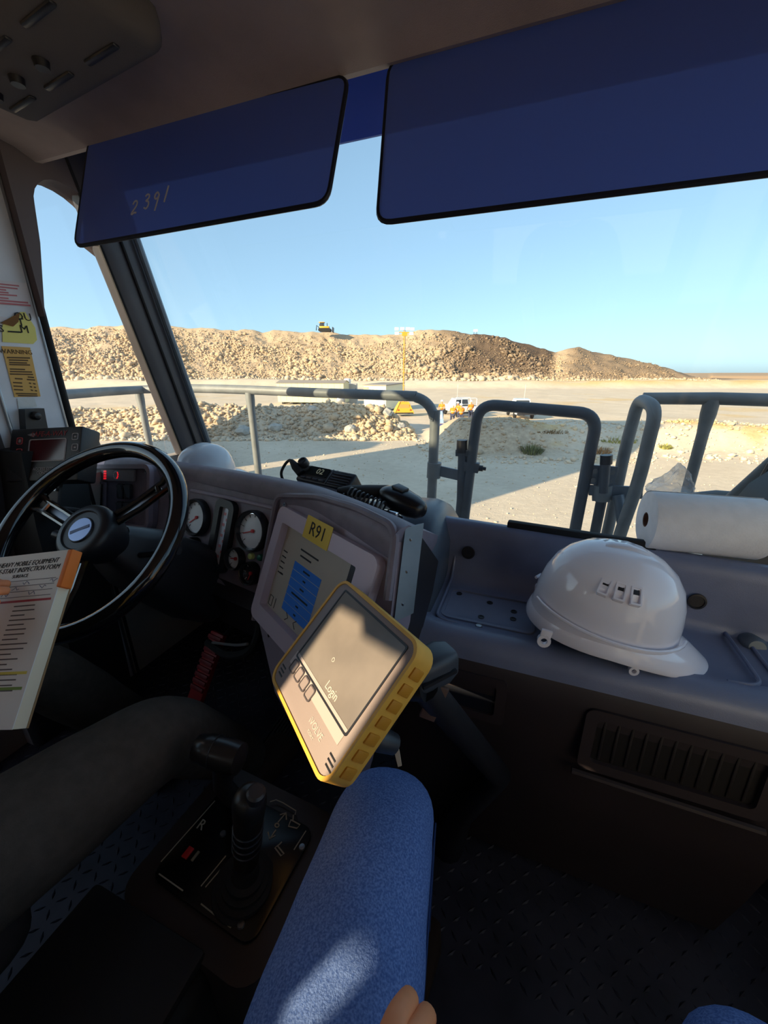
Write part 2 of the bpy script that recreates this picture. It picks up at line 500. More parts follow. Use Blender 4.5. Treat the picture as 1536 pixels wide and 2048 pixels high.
# ---- stickers on the door post (on x = XP, seen from inside)
def postquad(name, label, cat, pix, m, mats_lines=None, t=0.0008):
    P = [atX(x, y, XP + 0.0015) for x, y in pix]
    bm = NB()
    ringsloft(bm, [[p for p in P], [p + V(t, 0, 0) for p in P]])
    return solo(name, bm, m, label, cat, org=P[0])
def postM(x, y, x2, y2, off=0.0028):
    """frame on the post with x axis from pixel 1 to pixel 2"""
    a, b = atX(x, y, XP + off), atX(x2, y2, XP + off)
    d = (b - a)
    return fr(a, d, V(1, 0, 0).cross(d)), d.length
stick_w = mat('sticker_white', (214, 208, 214), 0.5); stick_y = mat('sticker_yellow', (226, 218, 120), 0.55)
stick_o = mat('sticker_orange', (218, 170, 88), 0.55); stick_r = mat('sticker_red_print', (190, 110, 120), 0.6)
brown_m = mat('backing_brown', (120, 82, 40), 0.8); dk_print = mat('dark_print', (92, 66, 36), 0.7)
s1 = postquad('warning_sticker', 'white sticker with faded red print near the top of the grey post', 'sticker', [(-40, 556), (52, 566), (61, 614), (-40, 600)], stick_w)
bm = NB()
for i in range(8):
    y = 566 + i * 5.6; x1 = (38, 34, 10, 14, 30, 12, 50, 54)[i]
    M_, L = postM(-38, y - 2, x1 + i, y + 3 + (x1 > 30) * 3); strokes(bm, [[(0, 0), (L, 0)]], M_, 0.0035 if i < 6 else 0.0045)
part('print_lines', bm, stick_r, s1, 0)
s1b = postquad('paper_label', 'narrow pale label half hidden behind the torn yellow tag', 'sticker', [(-40, 628), (12, 634), (20, 640), (-40, 650)], stick_w)
s2 = postquad('torn_tag', 'torn yellow tag with black capital letters on the grey post', 'tag', [(4, 652), (12, 640), (40, 624), (50, 624), (70, 655), (74, 680), (66, 688), (5, 684)], stick_y)
bm = NB()
P = [atX(x, y, XP + 0.004) for x, y in [(0, 646), (20, 636), (39, 625), (36, 644), (26, 653)]]
ringsloft(bm, [P, [p + V(0.002, 0, 0) for p in P]]); part('torn_corner', bm, brown_m, s2)
for s_, x, y, sz in (('OU', 46, 634, .030), ('T', 42, 645, .030), ('M', 49, 659, .030), ('S', 3, 658, .026)):
    a, b = atX(x, y, XP + 0.0035), atX(x + 30, y + 3, XP + 0.0035)
    text('letter', s_, sz, fr(a, b - a, V(1, 0, 0).cross(b - a)), ink_m, s2)
bm = NB(); M_, L = postM(16, 663, 43, 664.5, 0.0035); strokes(bm, [[(0, 0), (L, 0)]], M_, 0.004); part('blank_line', bm, ink_m, s2, 0)
s3 = postquad('instruction_label', 'orange instruction label with small brown print on the grey post', 'sticker', [(3, 692), (60, 695), (81, 793), (29, 794)], stick_o)
a, b = atX(12, 703, XP + 0.003), atX(52, 705, XP + 0.003)
text('heading', 'WARNING', .017, fr((a + b) / 2, b - a, V(1, 0, 0).cross(b - a)), dk_print, s3)
bm = NB()
for i, (x0, x1, y) in enumerate([(14, 60, 715), (18, 56, 720), (19, 54, 725), (19, 60, 729), (20, 50, 738), (20, 64, 743), (20, 66, 748), (30, 45, 757), (56, 68, 754), (54, 70, 759), (26, 44, 765), (58, 62, 766), (66, 71, 767), (27, 45, 772), (60, 64, 773), (68, 72, 774), (28, 46, 779), (62, 66, 780), (70, 74, 781), (32, 74, 787), (36, 75, 791)]):
    M_, L = postM(x0, y, x1, y + 1); strokes(bm, [[(0, 0), (L, 0)]], M_, 0.0036)
part('print_lines', bm, dk_print, s3, 0)
s4 = postquad('silver_label', 'small crinkled silver label below the orange label', 'sticker', [(34, 797), (68, 795), (74, 813), (37, 818)], mat('silver_label', (205, 210, 212), 0.35, bump=0.6, bscale=90))
bm = NB()
P = [atX(x, y, XP + 0.002) for x, y in [(37, 818), (76, 816), (84, 858), (40, 862)]]
ringsloft(bm, [P, [p + V(0.03, 0, 0) for p in P]])
r_ = thing('latch_box', 'dark grey latch box with a knob below the silver label', 'latch', P[3])
part('box', bm, black_m, r_)
kc = (P[0] + P[1] + P[2] + P[3]) / 4 + V(0.03, 0, 0.012)
bm = NB(); lathe(bm, [(0.012, 0), (0.013, 0.008), (0.009, 0.016), (0.003, 0.018)], fr(kc, (0, 1, 0), (0, 0, 1)), 16); part('knob', bm, black_m, r_)

# ---- overhead console in the upper left of the headliner
oc = thing('overhead_console', 'grey overhead console with slots at the upper left of the headliner', 'console', (-0.95, 0.52, ZC))
bm = NB()
Mo = fr((-0.90, 0.64, ZC - 0.052), (0.97, -0.12, 0), (0.12, 0.97, 0))
box(bm, (0, 0, 0), (0.46, 0.20, 0.07), Mo, bev=0.025, seg=3); part('housing', bm, mat('console_grey', (104, 98, 94), 0.75, bump=0.2, bscale=400), oc)
for i in range(3):
    for j in range(2):
        bm = NB(); box(bm, (-0.15 + i * 0.14, -0.05 + j * 0.09, -0.036), (0.09, 0.012, 0.006), Mo, bev=0.003); part('slot', bm, black_m, oc)
for i in range(3):
    bm = NB(); lathe(bm, [(0.013, 0), (0.011, -0.012), (0.0, -0.012)], Mo @ T(-0.16 + i * 0.09, 0.0, -0.034), 12); part('knob', bm, black_m, oc)

# ---- sun visors
def visor(name, label, pix, y_bot, y_top, hangers):
    rt = thing(name, label, 'sun visor', atY(*pix[0], y_bot))
    # plane through bottom edge, leaning forward to the top
    pb = atY(*pix[0], y_bot); n = V(0, 1, 0); lean = (y_top - y_bot)
    zt = 0.2
    nn = V(0, 1, -lean / zt).normalized()
    P = [onP(x, y, pb, nn) for x, y in pix]
    bm = NB()
    M_ = fr(P[0], (1, 0, 0), nn.cross(V(1, 0, 0)))
    Mi = M_.inverted(); loc = [Mi @ p for p in P]; poly = [(p.x, p.y) for p in loc]
    cor = [Vector((p[0], p[1], 0)) for p in poly]
    # round the corners
    out = []
    nP = len(cor)
    for i in range(nP):
        a, b, c = cor[i - 1], cor[i], cor[(i + 1) % nP]
        r = min(0.03, (a - b).length * .4, (c - b).length * .4)
        s, e = b + (a - b).normalized() * r, b + (c - b).normalized() * r
        for j in range(6):
            t = j / 5; q = s * (1 - t) ** 2 + b * 2 * t * (1 - t) + e * t * t; out.append((q.x, q.y))
    prism(bm, out, -0.004, 0.004, M_)
    part('panel', bm, tint_m, rt)
    bm = NB(); tube(bm, [M_ @ V(x, y, 0) for x, y in out], 0.0052, 6, closed=True); part('edge_binding', bm, mat('visor_edge', (18, 20, 34), 0.5), rt)
    for hx in hangers:
        q = onP(*hx, pb, nn); bm = NB()
        tube(bm, [q + V(0, 0.0, -0.02), q + V(0, 0.012, 0.03), V(q.x, q.y + 0.02, ZC - 0.02)], 0.006, 8); part('hinge_rod', bm, black_m, rt)
    return rt, M_, Mi, pb, nn
vl = visor('sun_visor', 'dark navy sun visor over the wheel with chalked number 2391', [(151, 494), (655, 405), (697, 152), (180, 282)], 0.86, 0.93, [(230, 275), (650, 165)])
vr = visor('sun_visor', 'long dark navy sun visor above the passenger side', [(755, 447), (1760, 320), (1700, -170), (779, 128)], 0.86, 0.93, [(850, 115), (1500, -40)])
# chalk number 2391
dig = {'2': [(0, .75), (.12, .95), (.35, 1), (.5, .85), (.45, .6), (.2, .3), (0, .06), (.12, .0), (.3, .1), (.6, .08)],
       '3': [(0, .88), (.2, 1), (.42, .92), (.4, .7), (.15, .56), (.42, .48), (.5, .22), (.3, .0), (.02, .1)],
       '9': [(.48, .8), (.3, 1), (.08, .9), (.04, .66), (.22, .52), (.44, .64), (.5, .85), (.42, .3), (.3, -.35)],
       '1': [(.35, 1.1), (.28, .6), (.18, .0)]}
Mv = vl[1]; Mvi = vl[2]
for ch, (x, y), (hh) in (('2', (266, 432), 25), ('3', (290, 421), 27), ('9', (309, 416), 26), ('1', (328, 408), 28)):
    a = Mvi @ onP(x, y, vl[3], vl[4]); b = Mvi @ onP(x, y - hh, vl[3], vl[4]); s = (b - a).length
    sg_ = 1 if b.y > a.y else -1
    bm = NB()
    ln = smoothpath([V(p[0] * .9 * s + a.x + p[1] * s * .12, a.y + sg_ * p[1] * s, 0) for p in dig[ch]], 4)
    strokes(bm, [[(p.x, p.y) for p in ln]], Mv @ T(0, 0, 0.0045) if (Mv.to_3x3() @ V(0, 0, 1)).y < 0 else Mv @ T(0, 0, -0.0052), 0.0044, 0.0007)
    part('chalk_digit', bm, mat('chalk', (196, 192, 200), 0.9), vl[0], 0)

# ---- access system control box beside the post
ac = [atD(22, 858, 1.13), atD(165, 851, 1.09), atD(186, 918, 1.07), atD(46, 968, 1.11)]
ax = (ac[1] - ac[0]); wA = ax.length; ay = (ac[0] - atD(48, 975, 1.10))
Ma = fr(ac[0], ax, ay); hA = 0.155
acs = thing('access_control_box', 'black access system control box with small display beside the door post', 'control box', ac[3])
bm = NB(); box(bm, (wA / 2, -hA / 2, -0.03), (wA, hA, 0.06), Ma, bev=0.006); part('case', bm, mat('case_black', (34, 30, 32), 0.45), acs)
bm = NB(); framep(bm, rrect(wA * .52, hA * .42, .006, c=(wA * .55, -hA * .43)), rrect(wA * .50, hA * .39, .005, c=(wA * .55, -hA * .43)), 0.0, 0.0018, Ma); part('display_outline', bm, mat('pale_print', (160, 150, 152), 0.6), acs)
bm = NB(); prism(bm, rrect(wA * .49, hA * .38, .005, c=(wA * .55, -hA * .43)), 0.0, 0.001, Ma); part('display', bm, mat('display_red', (70, 22, 28), 0.12), acs)
text('brand_lettering', 'SAFE-A-WAY', 0.021, Ma @ T(wA * .55, -hA * .13, 0.001), mat('red_print', (140, 40, 44), 0.6), acs, shear=.2)
bm = NB(); prism(bm, [(wA * .25, -hA * .13), (wA * .33, -hA * .10), (wA * .38, -hA * .13), (wA * .34, -hA * .18)], 0, .001, Ma); part('brand_mark', bm, mat('pale_grey_print', (130, 128, 130), .6), acs)
text('caption', 'ACCESS SYSTEM\nCONTROL', 0.012, Ma @ T(wA * .56, -hA * .82, 0.001), MATS['pale_print'], acs)
for (u, v_, r_) in ((.15, .24, 1), (.16, .45, 1), (.92, .20, 0), (.93, .40, 0), (.94, .62, 0), (.95, .78, 0)):
    bm = NB(); framep(bm, rrect(.020, .020, .004, c=(wA * u, -hA * v_)), rrect(.016, .016, .003, c=(wA * u, -hA * v_)), 0, .0016, Ma)
    kb = part('key', bm, mat('key_red', (190, 80, 84), .5) if r_ else MATS['pale_print'], acs)
    bm = NB(); box(bm, (wA * u, -hA * v_, .0006), (.007, .004 if not r_ else .009, .0012), Ma); part('key_symbol', bm, MATS['pale_print'], kb)
# bracket and dark column under the box, and an amber-ended knob
bm = NB()
bc = Ma @ V(wA * .55, -hA - 0.03, -0.035)
box(bm, (wA * .5, -hA - 0.035, -0.035), (0.06, 0.08, 0.012), Ma, bev=.003)
box(bm, (wA * .5, -hA - 0.075, -0.05), (0.12, 0.012, 0.05), Ma, bev=.003)
part('bracket', bm, mat('bracket_steel', (70, 66, 66), .5, metal=.5), acs)
for u in (.40, .46, .60): 
    bm = NB(); lathe(bm, [(.006, 0), (.006, .006), (0, .006)], Ma @ T(wA * u, -hA - 0.02, -0.027), 6); part('bolt', bm, steel_m, acs)
bm = NB()
rings = []
for z, w, yy in ((0.0, .12, .66), (0.5, .12, .68), (0.78, .10, .70), (0.90, .085, .72), (0.99, .08, .73)):
    rings.append([V(-1.40 + a * w, yy + b * .08, z) for a, b in ((-1, -1), (1, -1), (1, 1), (-1, 1))])
ringsloft(bm, rings); 
solo('side_console', bm, mat('side_console', (26, 24, 26), .6), 'dark moulded side console below the access control box', 'console')
# =================================================================== DASHBOARD
dash = thing('dashboard', 'charcoal moulded dashboard wrapping around the steering wheel', 'dashboard', (-0.9, 0.9, 0))
# top pad with a thick rounded brow following a bent line
lip = smoothpath([V(-1.47, .985, .905), V(-1.25, .965, .915), V(-1.02, .925, .922), V(-.80, .885, .926), V(-.61, .84, .930), V(-.48, .785, .938), V(-.36, .715, .943), V(-.255, .65, .944), V(-.2, .617, .938)], 5)
bm = NB(); rings = []
for i, p in enumerate(lip):
    t = (lip[min(i + 1, len(lip) - 1)] - lip[max(i - 1, 0)]); t.z = 0; t.normalize()
    d = V(t.y, -t.x, 0)
    if d.y > 0: d = -d
    back = V(p.x + 0.02, 1.36, .70) if p.x < -.75 else V(p.x * .9 - 0.02, 1.36 - max(0, (p.x + .75)) * 0.25, .66)
    far = p - d * 0.05 + V(0, 0, -.016)
    prof = [back, back.lerp(far, .5) + V(0, 0, .0), far, p - d * .02 + V(0, 0, .000), p + V(0, 0, -.002), p + d * .014 + V(0, 0, -.010), p + d * .022 + V(0, 0, -.026),
            p + d * .016 + V(0, 0, -.075), p + d * .012 + V(0, 0, -.088), p - d * .02 + V(0, 0, -.092), p - d * .05 + V(0, 0, -.12), V(back.x, back.y, .60)]
    rings.append(prof)
ringsloft(bm, rings)
top_pad = part('top_pad', bm, dash_m, dash, 60)

# gauge panel plane
GO = V(-.609, .817, .869); GX = V(.98, -.2, 0).normalized(); GD = V(-.07, -.3, -.95); GY = -(GD - GX * GD.dot(GX)).normalized()
MG = fr(GO, GX, GY); GN = GX.cross(GY)
bm = NB()
prism(bm, [(-.86, .01), (-.86, -.20), (-.42, -.22), (-.30, -.245), (-.12, -.27), (.03, -.29), (.03, .01)][::-1], -0.02, 0.0, MG)
gp = part('gauge_panel', bm, dash_m, dash)
bm = NB(); tube(bm, [MG @ V(-.37, -.018, .004), MG @ V(-.18, -.012, .006), MG @ V(-.0, -.010, .004)], .006, 8); part('trim_strip', bm, dashlight_m, dash)
bm = NB(); tube(bm, [MG @ V(-.40, -.22, 0), MG @ V(-.30, -.245, .0), MG @ V(-.12, -.27, 0), MG @ V(.03, -.29, 0)], .008, 8); part('lower_lip', bm, dash_m, dash)
face_w = mat('gauge_face', (225, 232, 240), .4); face_d = mat('gauge_face_dark', (40, 40, 46), .35)
needle_m = mat('needle_red', (205, 60, 66), .5)
def gpix(x, y):
    p = MG.inverted() @ onP(x, y, GO, GN); return p.x, p.y
def gauge(x, y, r, face, ang, lab, sector=True):
    u, v_ = gpix(x, y); M_ = MG @ T(u, v_, 0)
    bm = NB(); lathe(bm, [(r * .98, 0), (r * 1.12, .0), (r * 1.12, .016), (r * 1.06, .024), (r * .98, .022), (r * .94, .010), (r * .94, .0)], M_, 36, caps=False)
    b = part('gauge', bm, black_m, dash, label=lab)
    bm = NB(); lathe(bm, [(r * .96, .003), (r * .96, .006), (0.0001, .0062)], M_, 36); part('dial', bm, face, b)
    bm = NB(); framep(bm, [(r * .945 * math.cos(a), r * .945 * math.sin(a)) for a in [2 * PI * k / 32 for k in range(32)]], [(r * .91 * math.cos(a), r * .91 * math.sin(a)) for a in [2 * PI * k / 32 for k in range(32)]], .006, .011, M_); part('rim', bm, chrome_m, b)
    bm = NB()
    n = 11 if r > .04 else 7
    for k in range(n):
        a = math.radians(225 - 270 * k / (n - 1)); c, s = math.cos(a), math.sin(a)
        strokes(bm, [[(c * r * .74, s * r * .74), (c * r * .88, s * r * .88)]], M_ @ T(0, 0, .0064), .0016)
    part('scale_marks', bm, ink_m if face is face_w else paper_m, b, 0)
    bm = NB(); a = math.radians(ang); strokes(bm, [[(-math.cos(a) * r * .15, -math.sin(a) * r * .15), (math.cos(a) * r * .75, math.sin(a) * r * .75)]], M_ @ T(0, 0, .008), .0028, .001)
    lathe(bm, [(.005, .0065), (.005, .011), (0.0001, .0115)], M_, 12); part('needle', bm, needle_m, b)
gauge(398, 1035, .052, face_w, 215, 'large round gauge with a red needle behind the wheel')
gauge(510, 1062, .052, face_w, 200, 'large round gauge beside the screen panel')
gauge(392, 1094, .028, face_w, 60, 'small round gauge below the left large gauge')
gauge(476, 1117, .029, face_w, 190, 'small round gauge below the right large gauge')
gauge(506, 1146, .029, face_d, 250, 'small black-faced gauge at the bottom of the cluster')
# upright warning panel
u, v_ = gpix(449, 1072); MW = MG @ T(u, v_, 0) @ RZ(-.06)
bm = NB(); framep(bm, rrect(.082, .215, .024), rrect(.040, .170, .006), 0, .018, MW); wp = part('warning_panel', bm, black_m, dash)
bm = NB(); box(bm, (0, 0, .004), (.042, .172, .004), MW); part('lens', bm, mat('warning_lens', (215, 222, 238), .25, var=.06, vscale=40), wp)
bm = NB()
for k in range(9): box(bm, (-.006 + .012 * (k % 2), .065 - k * .016, .0064), (.010, .008, .0006), MW)
part('symbols', bm, mat('warning_symbols', (214, 140, 150), .5), wp)
for x, y, c, nm in ((370, 1078, (40, 44, 130), 'blue_lamp'), (505, 1112, (196, 206, 130), 'yellow_lamp'), (523, 1115, (40, 120, 104), 'green_lamp')):
    u, v_ = gpix(x, y); bm = NB(); lathe(bm, [(.0095, 0), (.0095, .006), (.0080, .010), (.004, .012), (0.0001, .0125)], MG @ T(u, v_, 0), 16)
    lp = part('indicator_lamp', bm, mat(nm, c, .3), dash, label=nm.replace('_', ' '))
# lower knee panel of the dash below the gauges
bm = NB()
rings = []
for x in (-1.47, -1.15, -.90, -.70, -.56):
    s = (x + 1.0)
    y0 = .83 - s * .20
    rings.append([V(x, y0 + .12, .74), V(x, y0 - .05, .60 - max(0, -s) * .05), V(x, y0 - .02, .48), V(x, y0 + .10, .36), V(x, 1.36, .30), V(x, 1.36, .72)])
ringsloft(bm, rings); part('knee_panel', bm, black_m, dash)
# ignition switch with key
kp = onP(389, 1171, MG @ V(-.2, -.30, .03), GN); MK = fr(kp, GX, GY)
bm = NB(); lathe(bm, [(.030, -.03), (.026, .0), (.021, .004)], MK, 24); ig = part('ignition_switch', bm, mat('ignition_plastic', (60, 44, 36), .5), dash)
bm = NB(); lathe(bm, [(.019, .0), (.019, .009), (.013, .011), (.011, .007), (0.0001, .007)], MK, 24); part('lock_barrel', bm, mat('brass', (160, 130, 96), .3, metal=.9), ig)
bm = NB(); box(bm, (.012, -.004, .018), (.030, .004, .022), MK @ RZ(-.2), bev=.001); part('key', bm, steel_m, ig)

# switch panel left of the column
SPO = onP(182, 938, V(-1.3, .92, .86), V(.12, .95, -.30)); 
SX = (onP(301, 938, SPO, V(.12, .95, -.30)) - SPO); SN = V(.12, .95, -.30)
MSw = fr(SPO, SX, -(onP(168, 1030, SPO, SN) - SPO)); wS = SX.length; hS = .19
bm = NB(); prism(bm, rrect(wS + .03, hS + .03, .03, c=(wS / 2, -hS / 2)), -.05, -.003, MSw); sw = part('switch_panel', bm, dash_m, dash)
bm = NB(); framep(bm, rrect(wS + .03, hS + .03, .03, c=(wS / 2, -hS / 2)), rrect(wS, hS, .02, c=(wS / 2, -hS / 2)), -.004, .012, MSw); part('panel_rim', bm, dashlight_m, sw)
led_m = emis('led_red', (235, 30, 44), .5)
bm = NB(); prism(bm, rrect(wS * .55, .042, .005, c=(wS * .50, -.022)), 0, .006, MSw); lb = part('status_strip', bm, mat('status_grey', (120, 114, 118), .5), dash, label='grey status strip with red lights')
bm = NB()
for i in range(4):
    for j in range(2): lathe(bm, [(.0034, .006), (.0034, .0072), (.0001, .0074)], MSw @ T(wS * .28 + j * .009, -.009 - i * .0085, 0), 8)
for a in (40, 10, -20, -50): lathe(bm, [(.003, .006), (.003, .0072), (.0001, .0074)], MSw @ T(wS * .48 + .013 * math.cos(math.radians(a)), -.022 + .013 * math.sin(math.radians(a)), 0), 8)
part('red_lights', bm, led_m, lb)
bm = NB()
for a in range(60, 320, 28): lathe(bm, [(.0022, .006), (.0022, .0070), (.0001, .0072)], MSw @ T(wS * .48 + .013 * math.cos(math.radians(a)), -.022 + .013 * math.sin(math.radians(a)), 0), 8)
part('white_dots', bm, paper_m, lb)
for i in range(2):
    for j in range(2):
        c = (wS * .56 + i * .043, -.078 - j * .062)
        bm = NB(); framep(bm, rrect(.036, .054, .010, c=c), rrect(.026, .044, .006, c=c), 0, .008, MSw); b = part('rocker_switch', bm, black_m, dash)
        bm = NB(); ringsloft(bm, [[MSw @ V(c[0] + sx_ * .012, c[1] + dy, h_) for sx_, h_ in ((-1, 0), (-1, hh), (1, hh), (1, 0))] for dy, hh in ((.021, .016), (.0, .009), (-.021, .005))]); part('rocker', bm, mat('rocker_grey', (86, 88, 94), .35), b)
bm = NB(); framep(bm, rrect(.070, .105, .006, c=(wS * .20, -.10)), rrect(.050, .090, .004, c=(wS * .20, -.10)), 0, .008, MSw); sl = part('lever_slot', bm, dash_m, dash)
bm = NB(); box(bm, (wS * .20, -.10, .001), (.05, .09, .002), MSw); part('slot_back', bm, black_m, sl)
bm = NB(); box(bm, (wS * .17, -.095, .012), (.016, .060, .02), MSw, bev=.004); part('slide_lever', bm, gloss_m, sl)
for c in ((.016, -.008), (wS - .014, -.010)):
    bm = NB(); lathe(bm, [(.006, 0), (.0055, .008), (.003, .008), (.003, .005), (.0001, .005)], MSw @ T(*c, 0), 16); part('screw', bm, steel_m, dash)

# ---------------------------------------------------------------- centre stack with the big display
S0 = V(-.549, .772, .845); SA = V(.87, -.493, 0).normalized(); SB = V(-.187, -.33, -.925); SB = (SB - SA * SB.dot(SA)).normalized()
MS = fr(S0, SA, -SB); SNn = SA.cross(-SB)
def spix(x, y):
    p = MS.inverted() @ onP(x, y, S0, SNn); return p.x, p.y
cs = thing('centre_stack', 'dark centre stack housing turned towards the driver', 'console', V(-.35, .75, 0))
outer = [spix(*q) for q in ((560, 985), (640, 992), (720, 1016), (797, 1052), (775, 1245), (690, 1560), (632, 1552), (545, 1385), (512, 1238))]
bm = NB()
prism(bm, outer, -.06, -.006, MS)
part('face_panel', bm, dashlight_m, cs)
bm = NB()
back = [MS @ V(u, v_, -.05) for u, v_ in outer]
shift = []
for p in back:
    q = p + V(.02, .12, 0); q.z = min(q.z, .80); shift.append(q)
ringsloft(bm, [back, shift]); part('housing', bm, black_m, cs)
# raised rolled rim round the face
bm = NB(); tube(bm, fillet([MS @ V(*spix(*q), .004) for q in ((512, 1240), (557, 992), (640, 994), (720, 1018), (796, 1056), (778, 1200))], .03, 5), .0085, 8); part('rim', bm, dash_m, cs)
for q in ((569, 1009), (779, 1084), (538, 1270)):
    u, v_ = spix(*q); bm = NB(); lathe(bm, [(.0058, -.006), (.0055, .001), (.0028, .001), (.0026, -.002), (.0001, -.002)], MS @ T(u, v_, 0), 14); part('screw', bm, chrome_m, cs)
# riveted metal end plate
bk = V(.50, .80, 0).normalized()
e0, e1 = MS @ V(*spix(802, 1054), -.012), MS @ V(*spix(779, 1243), -.012)
pe = [e0, e0 + bk * .028, e1 + bk * .028, e1]
bm = NB(); ringsloft(bm, [pe, [p + V(.01, .012, 0) for p in pe]]); ep = part('end_plate', bm, plate_m, cs)
bm = NB()
for t in (.15, .5, .85):
    q = pe[0].lerp(pe[3], t).lerp(pe[1].lerp(pe[2], t), .55)
    lathe(bm, [(.0035, 0), (.003, .003), (.0001, .004)], fr(q, (1, 0, 0), (0, 0, 1)), 8)
part('rivets', bm, steel_m, ep)

mon = thing('display_monitor', 'grey-framed display with yellow R91 label set into the centre stack', 'monitor', MS @ V(.15, -.25, 0))
sc_pix = ((576, 1045), (732, 1126), (700, 1330), (543, 1217))
sw_, sh_ = .315, .222
cS = (.020 + sw_ / 2 - .02, -sh_ / 2)
bm = NB(); framep(bm, rrect(sw_ + .085, sh_ + .075, .022, c=(cS[0] + .010, cS[1] - .002)), rrect(sw_ - .004, sh_ - .004, .004, c=cS), -.008, .016, MS)
part('bezel', bm, mat('bezel_grey', (206, 192, 208), .5, bump=.2, bscale=900), mon)
bm = NB(); prism(bm, rrect(sw_, sh_, .004, c=cS), -.012, -.004, MS)
scr_m = mat('lcd_screen', (196, 190, 180), .22, var=.06, vscale=5)
scr = part('screen', bm, scr_m, mon)
bm = NB()
q = [spix(*k) for k in ((622, 1117), (680, 1146), (662, 1205), (611, 1185))]
bx0, bx1 = .075, .20; by0, by1 = -.075, -.20
for k in range(6):
    yy = by0 - k * .0205
    prism(bm, [(bx0, yy), (bx0 + .12, yy), (bx0 + .12, yy - .019), (bx0, yy - .019)][::-1], -.004, -.0034, MS)
part('blue_menu', bm, emis('menu_blue', (40, 96, 176), .06), scr)
bm = NB()
for k in range(6): box(bm, (bx0 + .06, by0 - .0095 - k * .0205, -.0032), ((.03, .012, .018, .075, .012, .01)[k], .004, .0004), MS)
for k in range(5): box(bm, (.022, -.07 - k * .014, -.0036), (.02, .003, .0004), MS)
box(bm, (.125, -.042, -.0036), (.08, .004, .0004), MS); box(bm, (.115, -.056, -.0036), (.05, .004, .0004), MS)
box(bm, (.032, -.125, -.0036), (.014, .004, .0004), MS)
strokes(bm, [[(.010, -.19), (.010, -.214), (.026, -.214), (.026, -.19), (.010, -.19)], [(.040, -.188), (.040, -.214)], [(.10, -.195), (.112, -.205), (.10, -.215)], [(.15, -.195), (.138, -.205), (.15, -.215)]], MS @ T(0, 0, -.0038), .0022, .0005)
part('screen_print', bm, mat('screen_ink', (30, 32, 38), .4), scr, 0)['kind'] = 'stuff'
bm = NB(); prism(bm, [(.275, .0), (.315, .0), (.315, -.20), (.275, -.20)][::-1], -.0045, -.0032, MS); part('dark_column', bm, mat('screen_dark', (44, 40, 48), .3), scr)
# yellow label
y0 = [spix(*k) for k in ((621, 1036), (685, 1067), (674, 1099), (614, 1066))]
cx_ = sum(k[0] for k in y0) / 4; cy_ = sum(k[1] for k in y0) / 4
bm = NB(); prism(bm, rrect(.105, .052, .002, c=(cx_, cy_)), .0162, .0172, MS); lab = part('yellow_label', bm, tapey_m, mon)
text('label_number', 'R91', .042, MS @ T(cx_ + .002, cy_, .0175), ink_m, lab)

# ---------------------------------------------------------------- steering wheel
wn_ = V(.07, -.702, .709).normalized(); wc = V(-.888, .509, .87)
wxx = wn_.cross(V(0, 0, 1)).normalized()
MWh = fr(wc, -wxx if wxx.x < 0 else wxx, wn_.cross(-wxx if wxx.x < 0 else wxx)); 
stw = thing('steering_wheel', 'glossy black three-spoke steering wheel on the left', 'steering wheel', wc)
RW = .235
bm = NB(); tube(bm, [MWh @ V((RW - .016) * math.cos(2 * PI * k / 72), (RW - .016) * math.sin(2 * PI * k / 72), 0) for k in range(72)], .0195, 14, closed=True); part('rim', bm, gloss_m, stw)
def wang(x, y):
    p = MWh.inverted() @ onP(x, y, wc, wn_); return math.atan2(p.y, p.x)
for x, y in ((312, 975), (85, 1010), (100, 1235)):
    a = wang(x, y); Ms = MWh @ RZ(a)
    bm = NB()
    for s in (-1, 1): tube(bm, [Ms @ V(.04, s * .012, -.012), Ms @ V(.12, s * .013, -.016), Ms @ V(.185, s * .013, -.010), Ms @ V(.215, s * .022, -.002)], [.008, .0065, .0065, .009], 8)
    tube(bm, [Ms @ V(.172, -.014, -.011), Ms @ V(.172, .014, -.011)], .006, 8)
    sp = part('spoke', bm, gloss_m, stw)
    bm = NB(); box(bm, (.112, 0, -.017), (.13, .016, .003), Ms, bev=.001); part('spoke_web', bm, mat('spoke_web', (120, 124, 132), .3, metal=.7), sp)
bm = NB(); lathe(bm, [(.045, -.075), (.056, -.05), (.064, -.02), (.066, .0), (.063, .010), (.055, .016), (.046, .0165), (.043, .013), (.030, .013), (.028, .0155), (.0001, .0155)], MWh, 40); hub = part('hub', bm, mat('hub_black', (30, 29, 34), .42), stw)
bm = NB(); lathe(bm, [(.027, .0150), (.027, .0172), (.0001, .0180)], MWh, 28); bd = part('badge', bm, mat('badge_silver', (150, 165, 200), .3, metal=.5), hub)
bm = NB(); box(bm, (0, 0, .0178), (.045, .007, .001), MWh @ RZ(.5)); part('badge_stripe', bm, mat('badge_blue', (60, 74, 120), .4), bd)
# column
col = thing('steering_column', 'dark steering column shroud behind the wheel hub', 'steering column', wc - wn_ * .35)
bm = NB()
rings = []
for k, w, h_ in ((-.06, .045, .045), (-.10, .06, .06), (-.16, .075, .08), (-.30, .095, .10), (-.42, .11, .11)):
    rings.append([MWh @ V(w * x, h_ * y - .0, k) for x, y in rrect(2, 2, .5, 4)])
ringsloft(bm, rings); part('shroud', bm, black_m, col)
for s, L in ((-1, .13), (1, .10)):
    bm = NB(); tube(bm, [MWh @ V(s * .06, -.01, -.10), MWh @ V(s * (.07 + L), .01, -.085)], [.007, .011], 10); part('stalk', bm, black_m, col)

